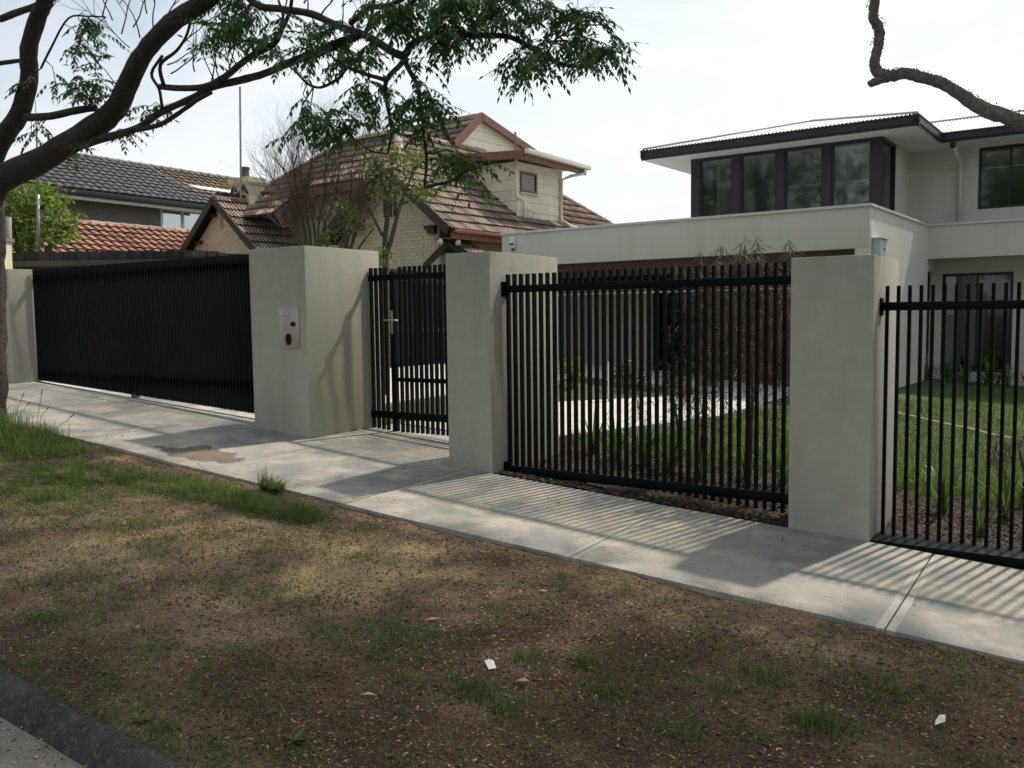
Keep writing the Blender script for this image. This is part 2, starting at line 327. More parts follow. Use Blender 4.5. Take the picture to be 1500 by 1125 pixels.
# ================================================================== GROUND
def struct(name, me, **k): return link(name, me, kind='structure', **k)
us = np.concatenate([np.linspace(-160, -30, 14), np.linspace(-28, 30, 60), np.linspace(34, 160, 12)])
vs = np.concatenate([np.linspace(-150, -14, 12), np.linspace(-12, 24, 40), np.linspace(28, 170, 14)])
V, Q, _, _ = grid(F, us, vs, lambda u, v: G(u, np.maximum(v, -5)) - .42)
struct('ground', npmesh('ground', V, Q, terrain_m, True))

# verge: bumpy soil, with mulch and straw coloured areas that are the soil's own
def verge_z(u, v):
    u = np.asarray(u, float); v = np.asarray(v, float)
    z = G(u, v) - .012 + .035 * (fbm(u, v, 1.1, 3) - .5) + .030 * (fbm(u, v, 5, 5) - .5) + .016 * (fbm(u, v, 17, 8, 2) - .5)
    e = np.clip((v + 1.75) / .15, 0, 1)
    z = z + .010 * (fbm(u, v, 2.2, 21) - .42) * (1 - e) - e * (.012 + .030 * (.55 - fbm(u, v, 1.6, 23)))
    return z - .02 * np.exp(-((v + 1.72) / .05) ** 2)
def blob(u, v, L):
    """L: (px, py, half width m along u, half depth m along v, strength)"""
    t = np.zeros_like(np.asarray(u, float))
    for px, py, ru, rv_, s in L:
        cu, cv = hitG(px, py); t = np.maximum(t, s * np.clip(1.35 - np.sqrt(((u - cu) / ru) ** 2 + ((v - cv) / rv_) ** 2), 0, 1))
    return t
MULCH = [(560, 1070, 1.0, .4, 1.1), (720, 960, 1.1, .45, .8), (960, 930, 1.1, .45, .8), (1000, 1080, 1.0, .4, .9), (1350, 1040, 1.0, .35, .6), (900, 800, .8, .25, .5), (1440, 960, .6, .3, .5), (40, 960, .6, .25, .4), (600, 780, 1.0, .16, .5)]
STRAW = [(120, 830, 1.3, .5, 1), (330, 790, .9, .45, .8), (450, 800, .9, .4, .9), (250, 870, .9, .35, .8), (60, 760, .9, .4, .5), (520, 860, .6, .3, .7), (1230, 970, .5, .22, .6), (760, 860, .5, .2, .3), (560, 790, .5, .2, .8), (850, 880, .6, .2, .4), (1100, 960, .5, .2, .45), (650, 1040, .3, .12, .6), (200, 690, .5, .15, .5), (180, 670, .6, .1, .6), (420, 840, .7, .3, .7), (700, 790, 1.0, .14, .35)]
GREEN = [(20, 645, 1.1, .6, 1.6), (80, 655, .7, .28, 1), (140, 690, 1.0, .3, 1), (60, 720, 1.2, .42, 1.0), (170, 755, .9, .3, .7), (320, 775, .6, .2, .5), (120, 860, .7, .3, .5), (520, 760, .35, .1, .5), (200, 700, .9, .3, 1.2), (260, 715, .8, .27, 1.3), (330, 728, .7, .24, 1.5), (415, 748, .5, .2, 1.7), (370, 738, .5, .2, 1.5), (100, 700, .9, .3, 1.1), (120, 770, .6, .2, .5), (20, 790, .5, .25, .5), (220, 800, .3, .12, .5),
         (530, 935, .42, .16, .75), (610, 925, .3, .1, .5), (330, 860, .3, .12, .55), (420, 870, .25, .1, .4), (240, 945, .3, .1, .5), (60, 960, .35, .12, .6), (190, 1000, .35, .1, .7), (370, 960, .3, .1, .55), (470, 930, .3, .12, .55), (300, 1090, .3, .08, .6), (60, 905, .3, .1, .4),
         (700, 1010, .22, .08, .8), (770, 968, .16, .06, .9), (855, 968, .12, .05, 1), (900, 970, .14, .05, .8), (893, 1015, .07, .05, 1.2), (620, 1000, .25, .08, .6), (600, 960, .3, .1, .5), (1110, 992, .2, .06, 1.1), (1210, 1062, .22, .07, 1.1), (1100, 1075, .15, .06, .7), (1310, 1010, .2, .05, .5), (1000, 930, .2, .06, .5),
         (980, 1070, .15, .05, .7), (1450, 1010, .2, .06, .35), (830, 845, .2, .05, .45), (930, 875, .2, .06, .4), (760, 890, .2, .06, .4), (560, 820, .2, .08, .4), (1040, 1000, .14, .05, .7), (740, 1035, .15, .05, .6), (120, 1040, .2, .06, .5), (240, 1060, .2, .06, .6), (430, 1115, .25, .06, .5), (330, 1010, .25, .08, .5), (660, 1075, .2, .05, .3)]
us = np.arange(-17, 3.2, .035); vs = np.arange(-4.46, -1.49, .035)
V, Q, UU, VV = grid(F, us, vs, verge_z)
me = npmesh('verge', V, Q, [], True)
nz = fbm(UU, VV, 1.3, 31); nz2 = fbm(UU, VV, 4, 33)
mulch = np.clip(blob(UU, VV, MULCH) * 1.4 + (nz - .50) * 1.8 + np.clip((-3.2 - VV) * .35, 0, .35), 0, 1); straw = np.clip(blob(UU, VV, STRAW) * 1.1 + (nz2 - .5) * 1.8 + np.clip((-UU - 6) * .08, 0, .3), 0, 1)
green = np.clip(blob(UU, VV, GREEN) * .9 + (nz2 - .6) * .6, 0, 1)
ca = me.color_attributes.new('soil', 'FLOAT_COLOR', 'POINT'); ca.data.foreach_set('color', np.stack([mulch, straw, green, np.ones_like(green)], -1).astype(np.float32).ravel())
vm = mat('verge_soil', (.180, .114, .066), .95, var=[(.105, .062, .036), (.25, .172, .10)], noise=[(2.3, 8, .42, .66), (11, 7, .5, .72)], bump=[(14, .8, .03), (45, 1.0, .02), (150, 1.0, .010)])
nt = vm.node_tree; nd = nt.nodes; L = nt.links.new; bs = nd['Principled BSDF']; src = bs.inputs['Base Color'].links[0].from_socket
va = nd.new('ShaderNodeVertexColor'); va.layer_name = 'soil'; sp3 = nd.new('ShaderNodeSeparateColor'); L(va.outputs[0], sp3.inputs[0])
tcn = nd.new('ShaderNodeTexCoord'); nn = nd.new('ShaderNodeTexNoise'); nn.inputs['Scale'].default_value = 38; nn.inputs['Detail'].default_value = 6; L(tcn.outputs['Object'], nn.inputs['Vector'])
for k, c in ((1, (.44, .32, .175)), (2, (.060, .065, .028)), (0, (.056, .027, .015))):
    mm = nd.new('ShaderNodeMath'); mm.operation = 'MULTIPLY_ADD'; L(nn.outputs['Fac'], mm.inputs[0]); mm.inputs[1].default_value = 1.3; mm.inputs[2].default_value = -.65
    ad = nd.new('ShaderNodeMath'); ad.operation = 'ADD'; ad.use_clamp = True; L(sp3.outputs[k], ad.inputs[0]); L(mm.outputs[0], ad.inputs[1])
    ml = nd.new('ShaderNodeMath'); ml.operation = 'MULTIPLY'; L(ad.outputs[0], ml.inputs[0]); ml.inputs[1].default_value = .85
    gt = nd.new('ShaderNodeMath'); gt.operation = 'MULTIPLY'; gt.use_clamp = True; L(sp3.outputs[k], gt.inputs[0]); gt.inputs[1].default_value = 3; ml2 = nd.new('ShaderNodeMath'); ml2.operation = 'MULTIPLY'; L(gt.outputs[0], ml2.inputs[0]); L(ml.outputs[0], ml2.inputs[1])
    mx = nd.new('ShaderNodeMix'); mx.data_type = 'RGBA'; L(ml2.outputs[0], mx.inputs[0]); L(src, mx.inputs[6]); mx.inputs[7].default_value = (*c, 1); src = mx.outputs[2]
# pale and dark specks of litter
vo = nd.new('ShaderNodeTexNoise'); vo.inputs['Scale'].default_value = 75; vo.inputs['Detail'].default_value = 2; L(tcn.outputs['Object'], vo.inputs['Vector'])
mr = nd.new('ShaderNodeMapRange'); mr.inputs[1].default_value = .58; mr.inputs[2].default_value = .70; L(vo.outputs['Fac'], mr.inputs[0])
mx = nd.new('ShaderNodeMix'); mx.data_type = 'RGBA'; L(mr.outputs[0], mx.inputs[0]); L(src, mx.inputs[6]); mx.inputs[7].default_value = (.26, .19, .11, 1); src = mx.outputs[2]
vd = nd.new('ShaderNodeTexNoise'); vd.inputs['Scale'].default_value = 60; vd.inputs['Detail'].default_value = 3; vd.inputs['Roughness'].default_value = .7; L(tcn.outputs['Object'], vd.inputs['Vector'])
md = nd.new('ShaderNodeMapRange'); md.inputs[1].default_value = .50; md.inputs[2].default_value = .64; md.inputs[4].default_value = .85; L(vd.outputs['Fac'], md.inputs[0])
mx = nd.new('ShaderNodeMix'); mx.data_type = 'RGBA'; L(md.outputs[0], mx.inputs[0]); L(src, mx.inputs[6]); mx.inputs[7].default_value = (.042, .024, .013, 1); src = mx.outputs[2]
L(src, bs.inputs['Base Color']); me.materials.append(vm)
struct('verge', me)

# kerb, gutter and road
mb = MB(); prof = [(-4.43, -.004), (-4.465, .010), (-4.50, .004), (-4.525, -.016), (-4.575, -.098)]
ks = np.arange(-17, 3.01, .08)
for u in ks:
    for v, dz in prof: mb.v.append(tuple(F.P(u, v, float(G(u, -4.5)) + dz + (.018 * (float(fbm(u, v, 3, 4)) - .5)))))
for i in range(len(ks) - 1):
    for j in range(len(prof) - 1): a = i * len(prof) + j; mb.f.append((a + 1, a, a + len(prof), a + len(prof) + 1)); mb.m.append(0)
mb.build('kerb', kerb_m, smooth=True, kind='structure')
V, Q, _, _ = grid(F, np.arange(-17, 3.2, .1), np.arange(-5.15, -4.55, .05), lambda u, v: G(u, v * 0 - 4.5) - .102 + .03 * (-(v + 4.62)) * -.6 + .008 * (fbm(u, v, 8, 2) - .5))
struct('gutter', npmesh('gutter', V, Q, road_m, True))
V, Q, _, _ = grid(F, np.arange(-40, 30, .8), np.arange(-13, -5.08, .6), lambda u, v: G(u, v * 0 - 4.5) - .118 + .02 * (-(v + 5.1)) * .6)
struct('road', npmesh('road', V, Q, asphalt_m, True))

# footpath: every slab an object, joints between them
fp = bpy.data.objects.new('footpath', None); COL.objects.link(fp); fp['kind'] = 'structure'; fp.location = F.P(-3, -.8, float(G(-3, -.8)))
def slab(parent, u0, u1, v0, v1, tool=False, m=concrete_m, lift=0.0, th=.1, name='slab', nseg=6):
    g = .005; V = []; mb = MB(); e = .045 if tool else .03
    cuts = [u0 + g, u0 + g + e] + list(np.linspace(u0 + g + e, u1 - g - e, nseg + 1)[1:-1]) + [u1 - g - e, u1 - g]
    for i in range(len(cuts) - 1):
        a, b = cuts[i], cuts[i + 1]; mi = 1 if (tool and (i == 0 or i == len(cuts) - 2)) else 0; dz = lift - (.0015 if mi else 0)
        q = [(a, v0 + g), (b, v0 + g), (b, v1 - g), (a, v1 - g)]
        mb.hexa([F.P(u, v, float(G(u, v)) - th) for u, v in q] + [F.P(u, v, float(G(u, v)) + dz) for u, v in q], mi)
    return mb.build(name, [m, tooled_m], parent)
JN = [-17.0, -15.0, -13.0, -11.0, -9.1, -7.1, -5.2, -3.5, -1.5, .41, 2.4, 4.4]
for i in range(len(JN) - 1): slab(fp, JN[i], JN[i + 1], -1.6, 0.0, tool=JN[i] > -3.6)
for a, b in ((-5.55, -3.7),): slab(fp, a, b, 0.0, 1.35)
for a, b in ((-11.49, -9.2), (-9.2, -6.41)): slab(fp, a, b, 0.0, .22)      # strip in front of the gate
dw = bpy.data.objects.new('driveway', None); COL.objects.link(dw); dw['kind'] = 'structure'; dw.location = F.P(-9, 3, float(G(-9, 3)))
for i, (v0, v1) in enumerate(((.22, 3), (3, 6), (6, 9))):
    slab(dw, -11.6 if i == 0 else -9.6, -6.6, v0, v1, m=drive_m)
def poly_slab(pts, name, m, parent=None, g0=-.08, g1=.012, kind=None):
    pts3 = [F.P(u, v, float(G(u, v)) + g1) for u, v in pts]; mb = MB(); mb.prism(pts3, (0, 0, g0 - g1)); return mb.build(name, m, parent, kind=kind)
# light garden path from the pedestrian gate to the house, laid in bays
gp = bpy.data.objects.new('garden_path', None); COL.objects.link(gp); gp['kind'] = 'structure'; gp.location = F.P(-4, 4, float(G(-4, 4)))
near = [(-3.75, 1.36), (-3.69, 1.99), (-3.1, 4.2), (-2.48, 6.36), (-1.9, 8.6)]; far = [(-5.5, 1.36), (-5.35, 1.99), (-5.1, 4.31), (-4.15, 6.5), (-3.3, 8.7)]
for i in range(4):
    a, b, c, d = near[i], near[i + 1], far[i + 1], far[i]; s = .012
    poly_slab([(a[0], a[1] + s), (b[0], b[1] - s), (c[0], c[1] - s), (d[0], d[1] + s)], 'path_bay', drive_m, gp)
q = []
for u, v in ((-7.4, 1.15), (-7.4, -1.3), (-.1, -1.3), (-.1, 1.15)):
    P = H.P(u, v); d = (P.x - F.o[0], P.y - F.o[1]); q.append((d[0] * F.e1[0] + d[1] * F.e1[1], d[0] * F.e2[0] + d[1] * F.e2[1]))
poly_slab(q, 'garage_apron', drive_m, gp, g1=.010)
# thin spread of soil trodden onto the slabs, with a ragged outline
def dirt_patch(cu, cv, ru, rv_, seed):
    n = 26; us_ = np.linspace(cu - ru * 1.5, cu + ru * 1.5, n * 2); vs_ = np.linspace(max(-1.597, cv - rv_ * 1.5), cv + rv_ * 1.5, n)
    hf = lambda u, v: G(u, v) - .006 + .018 * np.clip(1.25 - np.sqrt(((u - cu) / ru) ** 2 + ((v - cv) / rv_) ** 2) + (fbm(u, v, 7, seed) - .5) * 1.4, 0, .55) + .003 * fbm(u, v, 40, seed + 1, 2)
    V, Q, _, _ = grid(F, us_, vs_, hf); link('path_dirt', npmesh('path_dirt', V, Q, dirt_m, True), None, kind='stuff')
dirt_m = mat('trodden_soil', (.20, .165, .125), .95, var=[(.10, .08, .055), (.20, .165, .12)], noise=[(6, 7, .4, .7), (30, 5, .5, .8)], bump=[(90, .8, .006)])
dirt_patch(-5.75, -1.22, .42, .24, 3)
# garden bed and lawn
def ground_sheet(name, u0, u1, v0, v1, st, off, m, seed, amp):
    V, Q, _, _ = grid(F, np.arange(u0, u1, st), np.arange(v0, v1, st), lambda u, v: G(u, v) + off + amp * (fbm(u, v, 6, seed) - .5) + amp * .5 * (fbm(u, v, 19, seed + 2, 2) - .5))
    return struct(name, npmesh(name, V, Q, m, True))
ground_sheet('garden_bed', -3.69, 7.0, .04, 2.7, .05, -.012, mulch_m, 41, .06)
ground_sheet('lawn', -2.9, 9.5, 2.2, 14.0, .12, .022, lawn_m, 43, .03)
ground_sheet('side_garden', -6.58, -2.6, 1.4, 9.6, .12, -.035, lawn_m, 45, .02)

# ================================================================== BOUNDARY WALL AND GATES
def pillar(u0, u1, v1, top, label, extra=None):
    c = F.P((u0 + u1) / 2, v1 / 2, float(G((u0 + u1) / 2, 0)))
    t = thing('rendered_pillar', label, 'pillar', c, 'rendered pillars of the front boundary')
    mb = MB(); mb.gbox(F, u0, u1, 0.0, v1, -.12, 0, z1=top); mb.build('pillar_body', render_m, t, bevel=.008)
    return t
P3 = pillar(-.5675, 0, .88, .3866, 'pale rendered pillar in the foreground between the two open bar fences')
P2 = pillar(-3.7143, -3.2215, 1.18, .5685, 'pale rendered pillar between the pedestrian gate and the bar fence')
P1 = pillar(-6.4091, -5.5497, 1.13, .7449, 'widest pale rendered pillar carrying the steel intercom plate')
P0 = pillar(-12.6, -11.49, .62, .742, 'low pale rendered pillar at the far left end of the driveway gate')
# intercom plate
mb = MB(); mb.box(F, -5.943, -5.652, -.012, -.001, -.325, .118); ic = mb.build('intercom_plate', steel_m, P1, bevel=.003)
def disc(mb, fr, u, v, z, ru, rz, th, n=18, mi=0):
    a = [fr.P(u + ru * math.cos(2 * math.pi * i / n), v, z + rz * math.sin(2 * math.pi * i / n)) for i in range(n)]
    mb.prism(a, Vector(fr.P(0, th)) - Vector(fr.P(0, 0)), mi)
mb = MB(); disc(mb, F, -5.813, -.021, -.222, .040, .062, .009); mb.build('camera_lens', lens_m, ic)
mb = MB(); disc(mb, F, -5.735, -.024, -.062, .034, .026, .012, 10); mb.build('key_switch', lens_m, ic)
mb = MB()
for k in range(9): mb.box(F, -5.915 + k * .014, -5.915 + k * .014 + .008, -.0135, -.012, .02, .028)
mb.build('speaker_slots', mat('steel_slot', (.30, .16, .14), .6), ic)
# bars: one shared mesh of unit height per style
def bar_mesh(w, d, nm):
    mb = MB(); mb.box(WD, -w / 2, w / 2, -d / 2, d / 2, 0, 1); return mb.mesh(nm, black_m)
def put_bar(me, parent, u, v, z0, z1, name='bar'):
    o = bpy.data.objects.new(name, me); COL.objects.link(o); o.parent = parent
    o.location = F.P(u, v, z0) - base_of(parent); o.rotation_euler = (0, 0, -F.yaw + random.uniform(-.006, .006)); o.scale = (1, 1, z1 - z0); return o
blade = bar_mesh(.023, .042, 'blade_bar'); gblade = bar_mesh(.012, .042, 'gate_blade'); thin = bar_mesh(.023, .025, 'square_bar')
def panel(label, u0, u1, v, top, botf, pitch, rails, me, name='bar_fence', cat='fence', group='open black bar fences', brackets=(), rail_v=.035, first=.03):
    t = thing(name, label, cat, F.P((u0 + u1) / 2, v, float(G((u0 + u1) / 2, v))), group)
    n = int((u1 - u0 - first) / pitch) + 1
    for i in range(n):
        u = u0 + first + i * pitch
        if u > u1 - .01: break
        put_bar(me, t, u, v, botf(u), top + random.uniform(-.0015, .0015))
    for z0, z1, vo, d in rails:
        mb = MB(); mb.box(F, u0, u1, v + vo, v + vo + d, z0, z1); mb.build('rail', black_m, t, bevel=.004)
    for bu, z0, z1, vo in brackets:
        mb = MB(); mb.box(F, bu, bu + .012, v + vo - .03, v + vo + .07, z0, z1); mb.build('mounting_bracket', black_m, t, bevel=.004)
    return t
panel('black bar fence between the middle and right rendered pillars', -3.2215, -.5675, .25, .372, lambda u: float(G(u, .25)) + .04, .0697,
      [(.205, .270, -.045, .022), (-1.455, -1.375, -.045, .022)], blade, brackets=((-3.2205, .17, .305, -.045), (-3.2205, -1.49, -1.34, -.045)))
panel('nearer black bar fence with thin bars at the right edge of the photo', 0.0, 3.6, .25, .175, lambda u: -1.62 - .01, .0735,
      [(.000, .060, -.036, .022)], thin, brackets=((.001, -.035, .09, -.036),), first=.04)
t = [o for o in COL.objects if o.name.startswith('bar_fence') and o.type == 'EMPTY'][-1]
mb = MB(); mb.gbox(F, .0, 3.6, .015, .27, -.06, 0, z1=-1.605); mb.build('plinth_rail', black_m, t, bevel=.004)
# driveway gate
g = thing('driveway_gate', 'wide black driveway gate of close vertical blades on the left', 'gate', F.P(-9, .4, float(G(-9, .4))))
n = 0; u = -11.47
gz = lambda u: float(np.interp(u, [-11.5, -6.9], [-.845, -1.095]))
while u < -6.3:
    put_bar(gblade, g, u, .36, gz(u), .741 + random.uniform(-.0015, .0015)); u += .0605; n += 1
for a, b in ((.60, .67), (-.80, -.72)):
    mb = MB(); mb.box(F, -11.49, -6.3, .385, .43, a, b); mb.build('rail', black_m, g)
mb = MB(); mb.gbox(F, -9.25, -9.13, .36, .42, .0, .07); mb.box(F, -9.23, -9.15, .375, .405, -1.04, -.9); mb.build('guide_roller', mat('gate_wheel', (.13, .15, .17), .5), g, bevel=.008)
mb = MB(); mb.gbox(F, -11.49, -6.41, .30, .325, .0, .008); mb.build('ground_track', mat('gate_track', (.10, .085, .06), .7), g)
# pedestrian gate: fixed side panel, post, leaf with lever handle
gt = thing('pedestrian_gate', 'black pedestrian gate with lever handle between two rendered pillars', 'gate', F.P(-4.4, .97, float(G(-4.4, .97))))
u = -5.53; k = 0
while u < -3.73:
    if not (-5.255 < u < -5.165): put_bar(blade, gt, u, .97, -1.262 if u < -5.2 else -1.275, .548 + random.uniform(-.0015, .0015))
    u += .0705
for a, b in ((.40, .465), (-1.13, -1.05)):
    mb = MB(); mb.box(F, -5.54, -5.235, .93, .952, a, b); mb.build('rail', black_m, gt); mb = MB(); mb.box(F, -5.19, -3.72, .93, .952, a, b); mb.build('rail', black_m, gt)
mb = MB(); mb.box(F, -5.24, -5.18, .945, 1.005, -1.36, .50); mb.build('gate_post', black_m, gt, bevel=.004)
mb = MB(); mb.box(F, -5.19, -3.72, 1.0, 1.03, -.72, -.675); mb.build('lock_rail', black_m, gt)
mb = MB(); mb.box(F, -5.222, -5.192, .933, .944, -.19, .07); hp = mb.build('handle_plate', steel_m, gt, bevel=.003)
mb = MB(); mb.tube([F.P(-5.207, .932, -.035), F.P(-5.207, .885, -.035), F.P(-5.19, .876, -.035), F.P(-5.08, .876, -.037)], .0095, 8); mb.tube([F.P(-5.207, .932, -.035), F.P(-5.207, .885, -.035), F.P(-5.225, .876, -.035), F.P(-5.28, .876, -.037)], .0095, 8); mb.build('lever_handle', steel_m, hp, smooth=True)

# ================================================================== NEW HOUSE
hs_ = thing('modern_house', 'new pale rendered two storey house with a dark eave and a row of tall windows', 'house', H.P(0, 6, -1.5))
GZ = -1.75
mb = MB()
mb.box(H, -7.47, 0, 0, .24, 1.03, 1.70)                      # lintel of the garage
mb.box(H, -7.47, -7.15, 0.002, .24, GZ, 1.03); mb.box(H, -.23, 0, .002, .24, GZ, 1.03)
mb.build('garage_front', house_m, hs_, bevel=.006)
mb = MB(); holes_wall(mb, H, .24, 5.5, GZ, 1.70, -.24, 0, [(4.62, 5.2, -1.25, .80)], axis='v'); mb.build('side_wall', house_m, hs_)
mb = MB(); mb.box(H, -7.47, -7.23, .24, 9, GZ, 1.70); mb.build('side_wall', house_m, hs_)
mb = MB(); mb.box(H, -7.5, .03, -.03, .27, 1.70, 1.745); mb.box(H, -.27, .03, .27, 4.53, 1.70, 1.745); mb.box(H, .03, 9, 4.53, 4.83, 1.70, 1.745); mb.box(H, -7.5, -7.2, .27, 9, 1.70, 1.745)
mb.build('parapet_capping', cap_m, hs_, bevel=.004)
mb = MB(); mb.box(H, -7.23, -.24, .24, 9, 1.42, 1.47); mb.box(H, -.24, 9, 4.8, 9, 1.42, 1.47); mb.build('flat_roof', cap_m, hs_)
mb = MB(); mb.box(H, 0.0, 9, 4.56, 4.80, 1.045, 1.70); mb.build('balcony_band', house_m, hs_)
mb = MB(); mb.box(H, 0.0, 9, 4.80, 5.5, 1.05, 1.09); mb.box(H, -7.2, -.24, .24, 6, 1.06, 1.10); mb.build('soffit_lining', soffit_m, hs_)
mb = MB(); holes_wall(mb, H, 0.0, 9, GZ, 1.05, 5.5, 5.72, [(.112, 1.45, -1.31, .765)]); mb.build('lower_wall', house_m, hs_)
window(hs_, H, .112, 1.45, -1.31, .765, 5.56, fw=.06, mull=((.76, .80),), gm=glassd_m)
window(hs_, H, 4.62, 5.2, -1.25, .80, -.06, axis='v', fw=.05, gm=glassd_m)
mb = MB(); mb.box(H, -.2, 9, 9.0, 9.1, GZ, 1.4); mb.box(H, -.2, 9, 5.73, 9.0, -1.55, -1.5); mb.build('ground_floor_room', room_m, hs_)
mb = MB(); mb.box(H, .62, .78, 5.80, 5.84, .55, .66); mb.build('wall_light', white_m, hs_)
# garage interior: recessed taupe wall, brown door, brown lintel
mb = MB(); mb.box(H, -7.15, -.23, .10, .20, .74, 1.03); mb.build('lintel_cladding', timber_m, hs_)
mb = MB(); mb.box(H, -7.15, -.23, .21, .225, .40, .425, 0); mb.build('door_track', cap_m, hs_)
for i in range(12):
    u = -7.1 + i * .225
    mb = MB(); mb.box(H, u, u + .212, .95, 1.0, GZ, .62); mb.build('cladding_panel', taupe_m, hs_)
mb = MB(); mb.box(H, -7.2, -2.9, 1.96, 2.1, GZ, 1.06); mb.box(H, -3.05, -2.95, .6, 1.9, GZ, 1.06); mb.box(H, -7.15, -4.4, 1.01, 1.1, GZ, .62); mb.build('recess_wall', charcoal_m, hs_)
for i in range(17):
    u = -2.98 + i * .162
    mb = MB(); mb.box(H, u, u + .155, .50, .53 , GZ + .3, 1.04); mb.build('door_board', timber_m, hs_)
mb = MB(); mb.box(H, -2.98, -.24, .54, .58, GZ, 1.05); mb.build('garage_door', timber_m, hs_)
# upper storey
UT, UB = 3.385, 1.50
mb = MB(); holes_wall(mb, H, -.6, 9, UB, UT, 5.6, 5.82, [(.735, 3.4, 2.08, 3.345)]); mb.build('upper_wall', house_m, hs_)
window(hs_, H, .735, 3.4, 2.08, 3.345, 5.64, fw=.05, mull=((1.30, 1.34), (2.3, 2.34)))
mb = MB(); mb.box(H, -.82, -.6, 4.35, 5.6, UB, UT); mb.box(H, -4.61, -4.45, 4.4, 9, UB, UT); mb.build('upper_side_wall', house_m, hs_)
mb = MB()
for a, b in ((-4.61, -4.402), (-3.647, -3.463), (-2.691, -2.518), (-1.735, -1.567), (-.794, -.60)): mb.box(H, a, b, 3.2, 3.34, UB + .2, UT - .002)
mb.build('window_post', charcoal_m, hs_)
E2 = [(-4.402, -3.647), (-3.463, -2.691), (-2.518, -1.735), (-1.567, -.794)]
for a, b in E2: window(hs_, H, a + .002, b - .002, 1.78, UT - .004, 3.22, fw=.035, dep=.07)
mb = MB(); mb.box(H, -4.402, -.794, 3.21, 3.33, UT - .06, UT - .003) ; mb.build('window_head', charcoal_m, hs_)
window(hs_, H, 3.345, 4.34, 1.78, UT - .004, -.60, axis='v', fw=.06, dep=.1)
window(hs_, H, 3.345, 4.39, 1.78, UT - .004, -4.50, axis='v', fw=.06, dep=.1)
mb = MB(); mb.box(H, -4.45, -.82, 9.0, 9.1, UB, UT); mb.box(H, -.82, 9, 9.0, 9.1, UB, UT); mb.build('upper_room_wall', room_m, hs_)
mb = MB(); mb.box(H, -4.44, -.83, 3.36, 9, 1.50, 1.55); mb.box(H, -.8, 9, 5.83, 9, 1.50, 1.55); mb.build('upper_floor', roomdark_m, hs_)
mb = MB(); mb.box(H, 1.55, 2.0, 6.2, 6.24, 2.2, 2.48); mb.box(H, 2.05, 2.3, 6.2, 6.24, 2.2, 2.48); mb.build('white_blind', white_m, hs_)
# soffit, fascia, gutter
mb = MB(); mb.box(H, -5.50, .14, 2.63, 3.2, UT, UT + .015); mb.box(H, -5.50, -4.61, 3.2, 9, UT, UT + .015); mb.box(H, -.60, .14, 3.2, 5.6, UT, UT + .015); mb.box(H, .14, 9, 4.81, 5.6, UT, UT + .015)
mb.box(H, -4.45, -.82, 3.34, 9, UT + .001, UT + .014); mb.box(H, -.6, 9, 5.82, 9, UT + .001, UT + .014); mb.build('soffit', soffit_m, hs_)
def gutter(pa, pb, inn, nm='gutter', m=charcoal_m, h=.20, w=.13, z=3.39):
    """profile swept from pa to pb (u,v), inn = unit vector (u,v) pointing to the house"""
    prof = [(.10, 0), (.03, .0), (.03, .035), (0, .05), (0, h - .03), (-.018, h - .02), (-.018, h), (.02, h), (.02, h - .05), (.11, h - .05)]
    V = []; mbx = MB()
    for p in (pa, pb):
        V += [H.P(p[0] + inn[0] * a, p[1] + inn[1] * a, z + b) for a, b in prof]
    n = len(prof); mbx.add(V, [(i, (i + 1) % n, n + (i + 1) % n, n + i) for i in range(n)] + [tuple(range(n)), tuple(range(n, 2 * n))[::-1]])
    return mbx.build(nm, m, hs_)
gutter((-5.54, 2.59), (.18, 2.59), (0, 1)); gutter((.18, 2.59), (.18, 4.77), (-1, 0)); gutter((.18, 4.77), (9, 4.77), (0, 1)); gutter((-5.54, 2.59), (-5.54, 9.2), (1, 0))
# corrugated roofs: strips running up the slope
def corr(u0, u1, base, topf, pt, nm='roof_sheeting', step=.076):
    n = int((u1 - u0) / step * 6); V = []; 
    for i in range(n + 1):
        a = u0 + (u1 - u0) * i / n; h = .011 * math.sin((a - u0) / step * 2 * math.pi); t = topf(a)
        V.append(pt(a, 0, h)); V.append(pt(a, t, h))
    Q = [(2 * i, 2 * i + 2, 2 * i + 3, 2 * i + 1) for i in range(n)]
    return link(nm, npmesh(nm, [tuple(p) for p in V], Q, roofmet_m, True), hs_)
SL = .25; ZR = 3.60
corr(-5.54, .18, 0, lambda u: min(u + 5.54, .18 - u), lambda u, t, h: H.P(u, 2.59 + t, ZR + SL * t + h))
corr(2.59, 9.2, 0, lambda v: min(v - 2.59, 2.86), lambda v, t, h: H.P(.18 - t, v, ZR + SL * t + h))
corr(2.59, 9.2, 0, lambda v: min(v - 2.59, 2.86), lambda v, t, h: H.P(-5.54 + t, v, ZR + SL * t + h))
corr(-1.5, 9.0, 0, lambda u: 3.6, lambda u, t, h: H.P(u, 4.77 + t, ZR + SL * t + h - .002))
mb = MB(); mb.tube([H.P(-5.5, 2.63, ZR + .02), H.P(-2.68, 5.45, ZR + .735)], .035, 6); mb.tube([H.P(.14, 2.63, ZR + .02), H.P(-2.68, 5.45, ZR + .735)], .035, 6); mb.tube([H.P(-2.68, 5.45, ZR + .735), H.P(-2.68, 9.2, ZR + .735)], .035, 6); mb.tube([H.P(-1.5, 8.37, ZR + .91), H.P(9, 8.37, ZR + .91)], .035, 6)
mb.build('ridge_capping', roofmet_m, hs_, smooth=True)
# downpipe
mb = MB(); mb.box(H, .33, .42, 4.80, 4.88, 3.28, 3.385, 1); mb.tube([H.P(.38, 4.86, 3.30), H.P(.40, 5.2, 3.14), H.P(.41, 5.50, 3.06), H.P(.41, 5.54, 2.9), H.P(.41, 5.54, 1.6)], .045, 10)
mb.build('downpipe', [house_m, charcoal_m], hs_, smooth=True)
